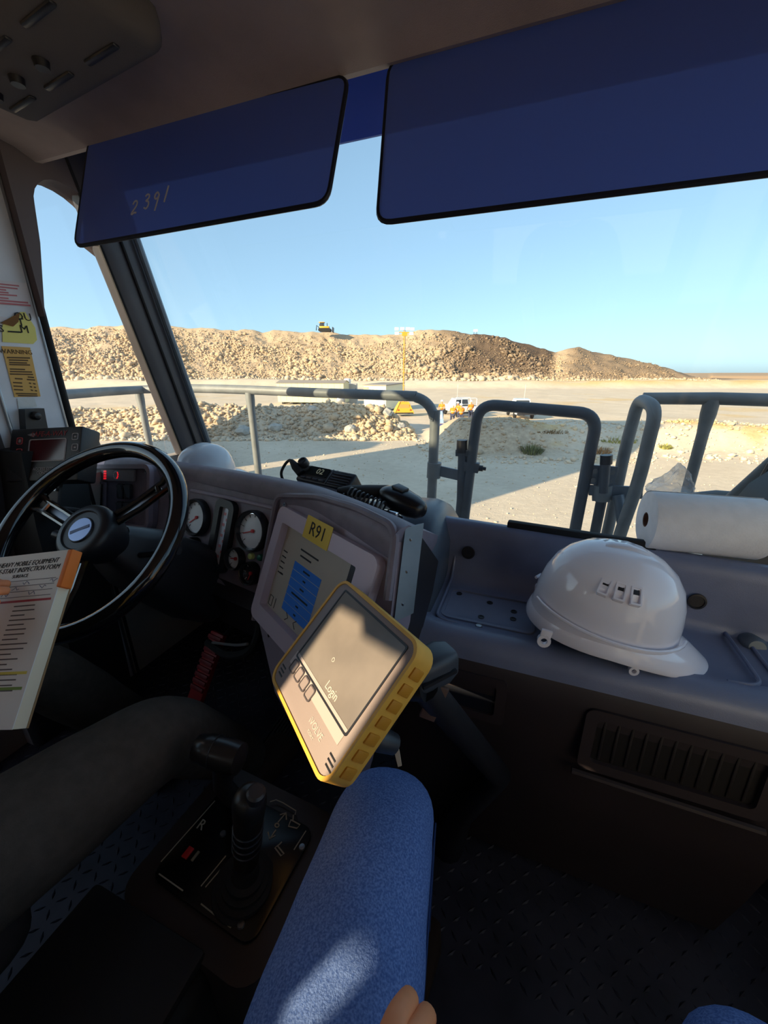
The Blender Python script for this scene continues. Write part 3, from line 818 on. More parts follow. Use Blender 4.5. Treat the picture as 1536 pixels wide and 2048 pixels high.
# dark pipe loop and cable below the dash
bm = NB(); tube(bm, smoothpath([atY(415, 1285, .80), atY(455, 1310, .76), atY(500, 1300, .72), atY(520, 1250, .72), atY(505, 1205, .74)], 6), .012, 8)
solo('hose', bm, rubber_m, 'black hose looping below the gauge cluster', 'hose')
bm = NB(); tube(bm, smoothpath([atY(425, 1285, .76), atY(470, 1290, .72), atY(495, 1288, .70)], 6), .004, 6)
solo('cable', bm, mat('cable_grey', (120, 120, 122), .5), 'thin grey cable dangling below the gauge cluster', 'cable')
# =================================================================== PASSENGER SHELF
ZS = .70
sh = thing('dash_shelf', 'dark blue-grey moulded tray shelf in front of the passenger', 'shelf', (.12, .8, 0))
xa, xb = -.215, .50
bm = NB()
prof0 = [(.735, .02), (.70, .20), (.668, .40), (.655, .60), (.660, .67), (.672, .692), (.690, .700), (.71, .698), (.725, .690), (.76, .688), (.88, .688), (.905, .694), (.922, .715), (.93, .76), (.936, .81), (.942, .832), (.952, .842), (.97, .842), (.985, .825), (1.0, .70), (1.38, .55), (1.38, .02)]
rings = []
for x in (xa - .01, xa, xa + .02, xa + .05, xa + .09, xb - .10, xb - .06, xb - .025, xb, xb + .01):
    e = 1 if (x < xa + .03 or x > xb - .03) else (0.5 if (x < xa + .06 or x > xb - .065) else 0)
    rings.append([V(x, y - max(0, x - xa) * .085 * min(1, max(0, (y - .86) / .07)) * (y < 1.1), z + (e * .012 if .70 < y < .91 and z > .68 and z < .72 else 0)) for y, z in prof0])
ringsloft(bm, rings); part('body', bm, shelf_m, sh, 50)
bm = NB(); pf = [(.728, .03), (.694, .20), (.662, .40), (.649, .60), (.651, .640), (.660, .655)]  # darker sheet laid over the shelf face; footwell shade is in its colour
ringsloft(bm, [[V(x, y, z) for y, z in pf] + [V(x, y + .02, z) for y, z in pf[::-1]] for x in (xa - .01, xb + .01)]); part('front_shade_sheet', bm, mat('footwell_shade_brown', (48, 39, 41), .6, var=.1, vscale=9), sh, 50)
# raised grooves at both ends of the tray
for xs, sg in ((xa + .035, 1), (xa + .065, 1), (xb - .05, -1), (xb - .08, -1)):
    bm = NB(); tube(bm, fillet([V(xs + sg * .05, .715, ZS - .006), V(xs, .715, ZS - .002), V(xs, .905, ZS - .002), V(xs, .926, ZS + .05)], .03), .0035, 8); part('groove_rib', bm, shelf_m, sh)
# shallow square recess and screw holes
Mt = fr((-.045, .80, ZS - .0115), (1, 0, 0), (0, 1, 0))
bm = NB(); framep(bm, rrect(.20, .13, .02), rrect(.185, .115, .016), 0, .004, Mt); part('tray_recess', bm, shelf_m, sh)
for i, (x, y) in enumerate(((0, .03), (.055, .012), (.055, -.018), (-.012, -.035), (-.075, .045))):
    bm = NB(); lathe(bm, [(.007, 0), (.007, .0012), (.0045, .0014), (.0045, .0004), (.0001, .0004)], Mt @ T(x, y, 0), 12); part('screw_hole', bm, black_m, sh)
bm = NB(); lathe(bm, [(.008, 0), (.007, .006), (.004, .007), (.0001, .007)], Mt @ T(-.012, -.075, 0), 6); part('bolt', bm, steel_m, sh)
# round plugs on the back face
for x, nm in ((-.115, 0), (.36, 1)):
    bm = NB(); lathe(bm, [(.017, 0), (.0165, .003), (.013, .0035), (.0125, .001), (.0001, .001)], fr((x, .921 - (x - xa) * .075, .77 if nm == 0 else .755), (1, 0, 0), (0, .1, 1)), 24); part('plug', bm, black_m, sh)
# rubber strip on top of the ledge
bm = NB(); box(bm, (0, 0, 0), (.31, .02, .022), T(.125, .935, .846) @ RZ(-.085), bev=.004); part('rubber_strip', bm, rubber_m, sh)
# dark pocket in the front face
Mf = fr((0, .6505, .57), (1, 0, 0), (0, .075, 1))
bm = NB(); framep(bm, rrect(.20, .105, .012, c=(-.085, .01)), rrect(.16, .07, .008, c=(-.085, .01)), -.002, .008, Mf); pk = part('pocket_frame', bm, mat('pocket_frame', (50, 40, 42), .6), sh)
bm = NB(); prism(bm, rrect(.165, .075, .008, c=(-.085, .01)), -.002, .002, Mf); part('pocket', bm, mat('pocket_dark', (20, 22, 32), .5), pk)
# air vent with louvres
bm = NB(); framep(bm, rrect(.29, .135, .016, c=(.30, -.015)), rrect(.25, .095, .010, c=(.30, -.015)), -.002, .010, Mf); vt = part('vent_frame', bm, MATS['pocket_frame'], sh)
bm = NB(); prism(bm, rrect(.255, .10, .01, c=(.30, -.015)), -.002, .001, Mf); part('vent_back', bm, mat('vent_dark', (18, 13, 13), .6), vt)
for k in range(11):
    bm = NB(); box(bm, (.19 + k * .022, -.015, .001), (.005, .088, .006), Mf @ RZ(0), bev=.0015); part('louvre', bm, mat('louvre_dark', (34, 27, 27), .6), vt)
bm = NB(); tube(bm, [Mf @ V(.15, -.10, .004), Mf @ V(.45, -.105, .004)], .007, 8); part('crease', bm, MATS['pocket_frame'], sh)
# cowl box between the centre stack and the shelf
bm = NB(); rings = []
for x, dz in ((-.285, .0), (-.27, .006), (-.225, .008), (-.205, .002), (-.195, -.008), (-.178, -.035), (-.165, -.075)):
    rings.append([V(x, .70, .66), V(x, .73, .72 + dz * .4), V(x, .79, .80 + dz * .7), V(x, .86, .852 + dz), V(x, .90, .866 + dz), V(x, 1.02, .862 + dz), V(x, 1.12, .82 + dz), V(x, 1.12, .66)])
ringsloft(bm, rings); solo('cowl_box', bm, mat('cowl_blue_grey', (70, 80, 94), .35), 'rounded blue-grey cowl box between the display and the tray', 'cover', smooth=60)
# dark trim right of the shelf
bm = NB(); rings = []
for z, y0, x0 in ((.02, .9, .56), (.5, .86, .55), (.75, .92, .54), (.90, 1.02, .60), (.97, 1.15, .66)):
    rings.append([V(x0, y0, z), V(.80, y0 - .05, z), V(.80, 1.38, z), V(x0, 1.38, z)])
ringsloft(bm, rings); cr_ = solo('side_trim', bm, black_m, 'black trim block at the right end of the shelf', 'trim')
bm = NB(); lathe(bm, [(.02, -.02), (.02, .01), (.014, .018), (.0001, .018)], fr(atY(1505, 1290, .85), (1, 0, 0), (0, .3, 1)), 18)
tube(bm, [atY(1500, 1290, .85), atY(1470, 1250, .90)], .008, 8)
solo('grab_knob', bm, plate_m, 'grey round knob at the far right of the shelf', 'knob')

# =================================================================== WHITE HARD HAT on the shelf
def hard_hat(name, label, M, white, group=None, detail=True, s=1.0):
    """local frame: x toward the peak, z up, origin at rim level centre"""
    rt = thing(name, label, 'hard hat', M @ V(0, 0, 0), group)
    n = 56
    def rim(t, a, b, k):       # footprint egg
        return V(a * math.cos(t), b * math.sin(t), 0)
    rings = []
    lev = [(0.0, 1.03), (.008, 1.0), (.022, .985), (.045, .965), (.07, .92), (.095, .835), (.115, .70), (.130, .52), (.139, .32), (.143, .12)]
    for z, k in lev:
        rings.append([M @ V(s * (.132 * k * math.cos(t) - .004 * (z / .14)), s * .108 * k * math.sin(t), s * (z + (.016 * (math.cos(t) * .5 - .2) if z < .03 else 0))) for t in [2 * PI * j / n for j in range(n)]])
    bm = NB(); ringsloft(bm, rings, True, False); bm.faces.new([bm.verts[-n + j] if False else v for j, v in enumerate(list(bm.verts)[-n:])])
    # inner wall to give thickness
    shell = part('shell', bm, white, rt, 60)
    # centre crown ridge
    bm = NB(); rr = []
    for i in range(15):
        a = math.radians(-60 + i * 12.0 + 12)
        r = 1.0
        x = -.004 + .128 * math.sin(a - .2); 
        kk = max(0, 1 - ((x + .004) / .134) ** 2)
        z = .1445 * kk ** .55
        w = .020
        rr.append([M @ V(s * x, s * -w, s * (z - .006)), M @ V(s * x, s * -w * .7, s * (z + .002)), M @ V(s * x, s * w * .7, s * (z + .002)), M @ V(s * x, s * w, s * (z - .006))])
    ringsloft(bm, rr); part('crown_ridge', bm, white, shell, 60)
    # rim lip, flared, longer at the front: the peak
    rings = []
    for kk, dz in ((.97, .010), (1.02, .006), (1.07, -.004), (1.085, -.010), (1.075, -.013), (1.0, -.006)):
        ring = []
        for j in range(n):
            t = 2 * PI * j / n
            c, s_ = math.cos(t), math.sin(t)
            f_ = max(0, c) ** 1.6
            ext = (kk - .97) / .115
            x = .132 * (1 + (kk - 1) * .45) * c + f_ * .080 * ext
            y = .108 * (1 + (kk - 1) * .6) * s_ * (1 - .12 * f_ * ext)
            z = dz - f_ * .026 * ext + .012 * (abs(s_) ** 3) * 0.6 - (0.006 * max(0, -c))
            ring.append(M @ V(s * x, s * y, s * z))
        rings.append(ring)
    bm = NB(); ringsloft(bm, rings, True, False, True); part('brim', bm, white, rt, 60)
    if detail:
        for sd_ in (1, -1):
            for k in range(3):
                t0 = math.radians(112 - k * 13) * sd_
                zc = .098
                kx = .80
                c = V(.132 * kx * math.cos(t0), .108 * kx * math.sin(t0), zc)
                nrm = V(c.x / .132 ** 2, c.y / .108 ** 2, c.z / .11 ** 2).normalized()
                tx = V(0, 0, 1).cross(nrm).normalized()
                Mv_ = M @ Matrix.Scale(s, 4) @ fr(c + nrm * .0, tx, nrm.cross(tx))
                bm = NB(); framep(bm, rrect(.017, .030, .002), rrect(.012, .024, .0015), -.004, .0045, Mv_); vb = part('vent', bm, white, shell)
                bm = NB(); box(bm, (0, .006, .0015), (.009, .008, .003), Mv_); part('vent_hole', bm, black_m, vb)
            # sweeping side rib
            bm = NB(); tube(bm, [M @ V(s * .138 * math.cos(t), s * .113 * math.sin(t), s * (.026 - .004 * math.cos(t))) for t in [math.radians(a) * sd_ for a in range(20, 170, 10)]], .0032, 6); part('side_rib', bm, white, shell)
            for tx_, r_ in ((-.105, .012), (.045, .008)):
                bm = NB(); Ml = M @ fr((s * tx_, s * sd_ * (.094 if tx_ < 0 else .103), s * -.016), (1, 0, 0), (0, 0, 1))
                framep(bm, [(r_ * math.cos(2 * PI * k / 16), r_ * math.sin(2 * PI * k / 16)) for k in range(16)], [(r_ * .5 * math.cos(2 * PI * k / 16), r_ * .5 * math.sin(2 * PI * k / 16)) for k in range(16)], -.004, .004, Ml)
                box(bm, (0, r_ * 1.1, 0), (r_ * 1.6, r_ * 1.2, .006), Ml, bev=.001); part('strap_lug', bm, white, rt)
        # dark cradle inside
        bm = NB(); lathe(bm, [(.10 * s, -.004 * s), (.10 * s, .02 * s), (.09 * s, .03 * s)], M @ Matrix.Diagonal((1.2, 1, 1, 1)), 32, caps=False); part('head_band', bm, black_m, rt)
    return rt
hatM = fr((.170, .768, .737), (.988, .04, -.13), (-.04, .99, .03)) @ Matrix.Diagonal((1, 1, 1.16, 1))
hard_hat('hard_hat', 'glossy white hard hat with side vents resting on the passenger shelf', hatM, white_m)
# second white hat on the dash top in front of the pillar
M2 = fr((-1.17, 1.15, .825), (.3, .95, .0), (-.95, .3, 0)) @ Matrix.Scale(.84, 4)
hard_hat('hard_hat', 'pale hard hat on the dash top at the foot of the windscreen pillar', M2, mat('pale_plastic', (205, 212, 220), .2, coat=.3), detail=False)

# =================================================================== PAPER TOWEL ROLL and bag
rl = thing('paper_towel_roll', 'large roll of white paper towel lying on the shelf ledge', 'paper roll', (.35, .99, .85))
ra, rb = atY(1291, 1039, .945), atY(1512, 1078, .96)
Mr = fr(ra, V(0, 0, 1), V(0, 0, 1).cross(rb - ra).cross(V(0, 0, 1)) if False else (rb - ra).cross(V(0, 0, 1)))
if (Mr.to_3x3() @ V(0, 0, 1)).dot(rb - ra) < 0: Mr = fr(ra, V(0, 0, 1), -(rb - ra).cross(V(0, 0, 1)))
Lr = (rb - ra).length; R0 = .0625
towel_m = mat('towel_paper', (246, 242, 240), .9, var=.03, vscale=40, bump=.3, bscale=260)
bm = NB(); lathe(bm, [(.016, .0), (R0 - .004, .0), (R0 - .001, .002), (R0, .006), (R0, Lr - .006), (R0 - .003, Lr), (.016, Lr)], Mr, 56, caps=False); part('paper', bm, towel_m, rl)
bm = NB(); lathe(bm, [(.0165, .001), (.0165, Lr - .001), (.014, Lr - .001), (.014, .001), (.0165, .001)], Mr, 28, caps=False); part('cardboard_core', bm, mat('cardboard', (110, 70, 52), .85), rl)
bm = NB(); box(bm, (.0, R0 * .2, Lr / 2), (.001, .001, .001), Mr); bm.free()
bm = NB(); rings = []
for k in range(9):
    a = -1.2 + k * .12; r = R0 + .0008
    rings.append([Mr @ V(r * math.cos(a), r * math.sin(a), .002), Mr @ V(r * math.cos(a), r * math.sin(a), Lr - .002), Mr @ V((r + .0008) * math.cos(a), (r + .0008) * math.sin(a), Lr - .002), Mr @ V((r + .0008) * math.cos(a), (r + .0008) * math.sin(a), .002)])
ringsloft(bm, rings); part('loose_flap', bm, towel_m, rl)
# crumpled clear plastic bag behind the roll
bagm = glass('clear_plastic', (.86, .88, .90), .25, .45)
bm = NB()
ctr = atY(1352, 968, 1.12)
outl = [(1298, 985), (1320, 972), (1345, 958), (1374, 934), (1384, 958), (1392, 978), (1388, 990), (1340, 992)]
rings = []
for kk, dy in ((1.0, .0), (1.02, .03), (.92, .06), (.55, .08)):
    ring = []
    for i, (x, y) in enumerate(outl * 1):
        p = atY(x, y, 1.10); q = ctr + (p - ctr) * kk; q.y = 1.10 + dy + .01 * math.sin(i * 2.3 + kk * 7); ring.append(q)
    rings.append(ring)
ringsloft(bm, rings)
bmesh.ops.subdivide_edges(bm, edges=bm.edges[:], cuts=2, use_grid_fill=True)
for v_ in bm.verts: v_.co += V(random.uniform(-1, 1), random.uniform(-1, 1), random.uniform(-1, 1)) * .003
solo('plastic_bag', bm, bagm, 'crumpled clear plastic bag behind the paper roll', 'bag', smooth=0)
# bits behind the roll at the right edge
bm = NB(); box(bm, (0, 0, 0), (.05, .03, .07), T(*atY(1534, 1040, 1.12)), bev=.006)
solo('small_carton', bm, mat('carton', (206, 200, 196), .8), 'small pale carton at the right end of the paper roll', 'box')

# =================================================================== TWO-WAY RADIO on the dash top
rad = thing('two_way_radio', 'black two-way radio showing 02 on the dash top', 'radio', atZ(650, 985, .935))
rp = [atD(611, 927, 1.12), atD(714, 947, 1.03), atD(597, 968, 1.075)]
RXv = rp[1] - rp[0]; wR = RXv.length; hRv = rp[0] - rp[2]; Mrd = fr(rp[0], RXv, hRv)
if (Mrd.to_3x3() @ V(0, 0, 1)).dot(CAM - rp[0]) < 0: print('radio flipped')
hR = .058
bm = NB(); box(bm, (wR / 2, -hR / 2, -.055), (wR, hR, .11), Mrd, bev=.007, seg=3); part('case', bm, black_m, rad)
bm = NB(); prism(bm, rrect(wR * .40, hR * .52, .003, c=(wR * .34, -hR * .34)), 0, .0016, Mrd); dp = part('display', bm, mat('radio_display', (30, 34, 32), .15), rad)
text('channel_number', '02', .026, Mrd @ T(wR * .38, -hR * .34, .0018), emis('lcd_digits', (150, 150, 130), .15), dp)
bm = NB(); box(bm, (wR * .585, -hR / 2, .0008), (.002, hR * .9, .0016), Mrd); part('divider', bm, mat('radio_line', (96, 100, 104), .4), rad)
for k in range(5):
    bm = NB(); box(bm, (wR * .79, -hR * (.26 + k * .15), .001), (wR * .34, .0034, .003), Mrd, bev=.0008); part('grille_slat', bm, mat('grille_slat', (44, 45, 50), .5), rad)
text('logo', 'M', .008, Mrd @ T(wR * .66, -hR * .10, .0006), mat('logo_grey', (130, 134, 140), .5), rad)
bm = NB(); box(bm, (wR * .80, -hR * .10, .0006), (wR * .14, .0025, .0008), Mrd); part('maker_line', bm, MATS['logo_grey'], rad)
for k in range(4):
    bm = NB(); box(bm, (wR * (.14 + k * .12), -hR * .82, .002), (wR * .09, hR * .10, .005), Mrd, bev=.0012); part('button', bm, mat('radio_button', (58, 60, 66), .45), rad)
bm = NB(); lathe(bm, [(.015, -.002), (.015, .012), (.013, .017), (.010, .018), (.009, .015), (.0001, .015)], Mrd @ T(wR * .02, -hR * .12, .004), 20); part('volume_knob', bm, black_m, rad)
bm = NB(); tube(bm, [Mrd @ V(.008, -hR * .62, .0), Mrd @ V(-.012, -hR * .45, .014), Mrd @ V(-.035, -hR * .22, .016)], [.012, .012, .007], 10); part('plug', bm, rubber_m, rad)
bm = NB(); tube(bm, smoothpath([Mrd @ V(-.035, -hR * .22, .016), Mrd @ V(-.052, -hR * .12, .010), Mrd @ V(-.068, -hR * .30, .0), Mrd @ V(-.070, -hR * .75, -.01), Mrd @ V(-.060, -hR * 1.05, -.03)], 6), .0042, 8); part('lead', bm, rubber_m, rad)
bm = NB(); box(bm, (wR / 2, -hR - .006, -.05), (wR * .9, .014, .09), Mrd, bev=.003); part('cradle', bm, plate_m, rad)
# handset with coiled cord
mic = thing('microphone_handset', 'black microphone handset with coiled cord lying on the dash edge', 'microphone', atZ(800, 1030, .94))
ma, mb = atD(772, 985, .93), atD(846, 1024, .865)
Mm = fr(ma, mb - ma, V(0, 0, 1)); Lm = (mb - ma).length
bm = NB(); rings = []
for t, w, h_ in ((-.10, .012, .010), (0, .026, .018), (.15, .031, .024), (.45, .034, .027), (.75, .029, .025), (.92, .022, .020), (1.0, .014, .013)):
    rings.append([Mm @ V(t * Lm, h_ * y, w * x) for x, y in rrect(2, 2, .8, 4)])
ringsloft(bm, rings); part('body', bm, mat('mic_black', (18, 18, 22), .3), mic, 60)
bm = NB(); box(bm, (Lm * .35, .028, .0), (.034, .008, .026), Mm, bev=.003); part('talk_button', bm, black_m, mic)
bm = NB(); rings = []
ca, cb = atD(677, 980, .97), atD(775, 985, .935)
Mc = fr(ca, cb - ca, V(0, 0, 1)); Lc = (cb - ca).length
for t, w, h_ in ((0, .010, .006), (.2, .018, .012), (.6, .022, .015), (1.0, .022, .017)):
    rings.append([Mc @ V(t * Lc, h_ * y, w * x) for x, y in rrect(2, 2, .8, 4)])
ringsloft(bm, rings); part('clip_bracket', bm, rubber_m, mic, 60)
c0, c1 = atD(695, 984, .925), atD(768, 1016, .875)
hx = []; nt = 9
for k in range(nt * 14 + 1):
    t = k / (nt * 14); a = 2 * PI * nt * t
    c = c0.lerp(c1, t); ax_ = (c1 - c0).normalized(); e1 = ax_.cross(V(0, 0, 1)).normalized(); e2 = ax_.cross(e1)
    hx.append(c + e1 * .014 * math.cos(a) + e2 * .014 * math.sin(a))
bm = NB(); tube(bm, hx, .0022, 6); tube(bm, smoothpath([hx[-1], atD(790, 1028, .86), atD(805, 1036, .86)], 4), .0026, 6); part('coiled_cord', bm, mat('cord_black', (38, 38, 42), .35), mic)
bm = NB(); box(bm, (0, 0, 0), (.03, .016, .012), fr(atD(786, 1028, .862), (1, -.5, 0), (0, 0, 1)), bev=.003); part('cord_clamp', bm, chrome_m, mic)

# =================================================================== RUGGED TABLET on an arm
TS = .245 / .27
tp = [V(-.323, .62, .817), V(-.113, .451, .836), V(-.191, .301, .679), V(-.401, .469, .660)]
tp = [CAM + (p - CAM) * TS for p in tp]
TX = (tp[1] - tp[0]) + (tp[2] - tp[3]); TY = (tp[0] - tp[3]) + (tp[1] - tp[2])
tc_ = sum(tp, V(0, 0, 0)) / 4
Mtb = fr(tc_, TX, TY); TZ = Mtb.to_3x3() @ V(0, 0, 1)
tw, th = TX.length / 2 * .995, TY.length / 2 * .985
tab = thing('rugged_tablet', 'tablet in a yellow rubber bumper showing a Login screen', 'tablet', tc_)
bm = NB()
framep(bm, rrect(tw, th, .024, 7), rrect(tw - .010, th - .010, .020, 7), -.034, .003, Mtb)
bmp = part('bumper', bm, yellow_m, tab, 50)
# grip pads along the sides
for sd_ in (1, -1):
    for k in range(7):
        y = th * (.33 - k * .115)
        bm = NB(); box(bm, (sd_ * (tw / 2 + .0005), y, -.016), (.004, th * .075, .020), Mtb, bev=.0015); part('grip_pad', bm, mat('grip_orange', (205, 138, 34), .55), bmp)
bm = NB(); prism(bm, rrect(tw - .009, th - .009, .020, 7), -.030, .0015, Mtb, bev=.0015); tf = part('front_frame', bm, mat('tablet_frame', (150, 134, 130), .55, bump=.15, bscale=900), tab)
sx0, sy0 = 0.004, .022
bm = NB(); framep(bm, rrect(tw * .80, th * .66, .004, c=(sx0, sy0)), rrect(tw * .775, th * .63, .003, c=(sx0, sy0)), .0012, .0026, Mtb); part('screen_gasket', bm, black_m, tf)
bm = NB(); prism(bm, rrect(tw * .778, th * .633, .003, c=(sx0, sy0)), .001, .0019, Mtb); ts = part('screen', bm, mat('tablet_screen', (128, 118, 110), .28, var=.12, vscale=14), tab)
text('login_text', 'Login', .017, Mtb @ T(.030, -.028, .0021), emis('login_white', (200, 190, 176), .1), ts)
text('login_ring', 'O', .010, Mtb @ T(-.008, .0, .0021), MATS['login_white'], ts)
bm = NB(); box(bm, (0, -th * .5 + .054, .0018), (tw * .80, .022, .0012), Mtb); part('light_strip', bm, mat('tablet_strip', (188, 170, 164), .5), tf)
for k in range(4):
    bm = NB(); framep(bm, rrect(.020, .020, .004, c=(-.078 + k * .024, -th * .5 + .046)), rrect(.016, .016, .003, c=(-.078 + k * .024, -th * .5 + .046)), .0012, .0040, Mtb); kb = part('key', bm, mat('tablet_key', (84, 76, 78), .5), tf)
    bm = NB(); prism(bm, rrect(.0165, .0165, .003, c=(-.078 + k * .024, -th * .5 + .046)), .001, .0032, Mtb); part('key_cap', bm, mat('key_cap', (150, 134, 130), .5), kb)
text('maker_name', 'iVOLVE', .013, Mtb @ T(.048, -th * .5 + .028, .0017), mat('tablet_print', (196, 184, 176), .5), tf)
text('maker_subline', 'tablet', .008, Mtb @ T(.046, -th * .5 + .018, .0017), MATS['tablet_print'], tf)
for sd_ in (-1, 1):
    for k in range(3):
        bm = NB(); box(bm, (sd_ * tw * .42, -th * .5 + .030 - k * .006, .0016), (.016, .0025, .0012), Mtb @ T(k * .002, 0, 0), bev=.0004); part('speaker_slot', bm, black_m, tf)
# mount arm behind the tablet
arm = thing('tablet_mount', 'black ball-joint arm and clamp holding the tablet', 'mount', atY(860, 1500, .58))
b0 = Mtb @ V(.01, .0, -.036)
jc = atD(850, 1375, .57)
bm = NB(); box(bm, (.01, 0, -.038), (.10, .09, .010), Mtb, bev=.003); part('back_plate', bm, black_m, arm)
bm = NB(); tube(bm, [Mtb @ V(.01, 0, -.040), Mtb @ V(.02, 0, -.075), jc], [.018, .016, .02], 12); part('ball_stem', bm, black_m, arm)
bm = NB(); Mj = fr(atD(858, 1335, .585), atD(895, 1320, .60) - atD(835, 1350, .575), V(0, 0, 1)); rings = []
for t, w, h_ in ((-.04, .016, .018), (-.02, .024, .026), (.02, .026, .028), (.04, .020, .022)):
    rings.append([Mj @ V(t, h_ * y, w * x) for x, y in rrect(2, 2, .5, 4)])
ringsloft(bm, rings); part('clamp', bm, mat('clamp_grey', (62, 66, 74), .45), arm)
bm = NB(); box(bm, (0, 0, .027), (.06, .006, .004), Mj); part('clamp_slot', bm, black_m, arm)
bm = NB(); tube(bm, [atD(850, 1375, .58), atD(872, 1400, .60), V(.02, .62, .42), V(-.05, .66, .2), V(-.08, .70, .0)], [.022, .024, .024, .026, .04], 12); part('lower_arm', bm, black_m, arm)
bm = NB(); box(bm, (0, 0, 0), (.024, .060, .006), fr(atD(868, 1405, .585), (.8, .2, -.3), (.3, .2, .8)), bev=.001); part('warning_plate', bm, mat('plate_brown', (92, 66, 54), .6), arm)
bm = NB(); tube(bm, [atD(738, 1468, .53), atD(760, 1478, .54), atD(788, 1488, .55)], [.012, .017, .014], 14); part('tension_knob', bm, mat('knob_dark', (52, 56, 62), .4), arm)
bm = NB(); tp_ = [atD(785, 1490, .545), atD(796, 1492, .545), atD(800, 1512, .545), atD(803, 1532, .545), atD(796, 1534, .545), atD(790, 1510, .545)]
ringsloft(bm, [tp_, [p + V(.0, .0015, 0) for p in tp_]]); part('paper_tag', bm, mat('tag_paper', (190, 170, 146), .8), arm)

# =================================================================== INSPECTION PAD
pt = [atD(-150, 1132, .70), atD(140, 1099, .64), atD(-30, 1452, .545)]
Mp = fr(pt[1], pt[1] - pt[0], pt[1] - pt[2])
if (Mp.to_3x3() @ V(0, 0, 1)).dot(CAM - pt[1]) < 0: print('pad flipped')
pw, ph = (pt[1] - pt[0]).length, (pt[1] - pt[2]).length
pad = thing('inspection_pad', 'thick pad of pre-start inspection forms held at the wheel', 'notepad', pt[2])
bm = NB(); box(bm, (-pw / 2, -ph / 2, -.010), (pw, ph, .018), Mp, bev=.001); part('page_block', bm, mat('page_block', (232, 222, 196), .85), pad)
bm = NB(); box(bm, (-pw / 2, -ph / 2, -.0005), (pw, ph, .0012), Mp); sheet = part('top_sheet', bm, paper_m, pad)
bm = NB(); box(bm, (.002, -ph * .12, -.008), (.010, ph * .24, .019), Mp, bev=.002); part('orange_binding', bm, mat('orange_card', (226, 120, 40), .7), pad)
bm = NB(); box(bm, (-pw / 2, -ph / 2, -.0205), (pw, ph, .003), Mp); part('backing_card', bm, mat('card_brown', (150, 120, 84), .8), pad)
text('form_title', 'HEAVY MOBILE EQUIPMENT\nPRE-START INSPECTION FORM', .0115, Mp @ T(-.078, -.022, .0003), ink_m, sheet, shear=.25, sx=.86)
text('form_subtitle', 'SURFACE', .008, Mp @ T(-.085, -.038, .0003), ink_m, sheet)
bm = NB()
random.seed(3)
for k in range(26):
    y = -.088 - k * .0072
    for x0 in (-pw + .012, -.075):
        L = random.uniform(.025, .055); box(bm, (x0 + L / 2, y, .0003), (L, .0018, .0003), Mp)
for k in range(4): box(bm, (-.07, -.046 - k * .009, .0003), (.12, .0008, .0003), Mp)
part('printed_rows', bm, mat('print_grey', (96, 92, 92), .8), sheet, 0)['kind'] = 'stuff'
bm = NB(); box(bm, (-pw / 2, -.080, .0003), (pw * .96, .0035, .0003), Mp); part('red_bar', bm, mat('print_red', (170, 60, 70), .7), sheet)
bm = NB(); box(bm, (-pw / 2, -ph * .80, .0003), (pw * .96, .004, .0003), Mp); part('green_bar', bm, mat('print_green', (120, 150, 70), .7), sheet)
bm = NB(); box(bm, (-pw / 2, -ph * .72, .0003), (pw * .96, .004, .0003), Mp); part('yellow_bar', bm, mat('print_yellow', (222, 206, 90), .7), sheet)
bm = NB()
for k in range(6):
    ln = [(-.02 - k * .018 + j * .0035, -.050 - (k % 3) * .009 + .003 * math.sin(j * 2.1 + k)) for j in range(5)]; strokes(bm, [ln], Mp @ T(0, 0, .0003), .0009, .0002)
part('handwriting', bm, mat('pen_blue', (90, 96, 130), .7), sheet, 0)

# =================================================================== GEAR CONSOLE between the seats
con = thing('shift_console', 'black lever console with white pictograms between the seats', 'console', (-.38, .28, 0))
ZK = .40
k4 = [atZ(452, 1580, ZK), atZ(318, 1745, ZK), atZ(505, 1862, ZK), atZ(645, 1650, ZK)]
Mk = fr(k4[1], k4[0] - k4[1], V(0, 0, 1).cross(k4[0] - k4[1])); 
kx = (k4[0] - k4[1]).length; ky = abs((Mk.inverted() @ k4[2]).y)
sgn = 1 if (Mk.inverted() @ k4[2]).y > 0 else -1
kc_ = (kx / 2, sgn * ky / 2)
bm = NB(); prism(bm, rrect(kx + .10, ky + .09, .04, 6, c=kc_), -ZK + .0, -.006, Mk); part('body', bm, mat('console_brown_black', (50, 42, 40), .45), con)
bm = NB(); prism(bm, rrect(kx + .02, ky + .02, .02, 5, c=kc_), -.007, .0, Mk, bev=.001); cp = part('shift_plate', bm, mat('plate_black', (12, 12, 13), .3), con)
lines_m = mat('plate_white', (176, 170, 150), .6)
def kp2(x, y):
    p = Mk.inverted() @ atZ(x, y, ZK); return (p.x, p.y)
for ln in ([kp2(430, 1602), kp2(322, 1724)], [kp2(318, 1748), kp2(366, 1782)], [kp2(402, 1773), kp2(452, 1712)], [kp2(411, 1775), kp2(456, 1722)], [kp2(402, 1808), kp2(462, 1856)], [kp2(612, 1662), kp2(588, 1700)], [kp2(540, 1604), kp2(552, 1600), kp2(566, 1606), kp2(592, 1622), kp2(590, 1630)]):
    bm = NB(); strokes(bm, [ln], Mk @ T(0, 0, .0004), .0018); part('border_line', bm, lines_m, cp, 0)
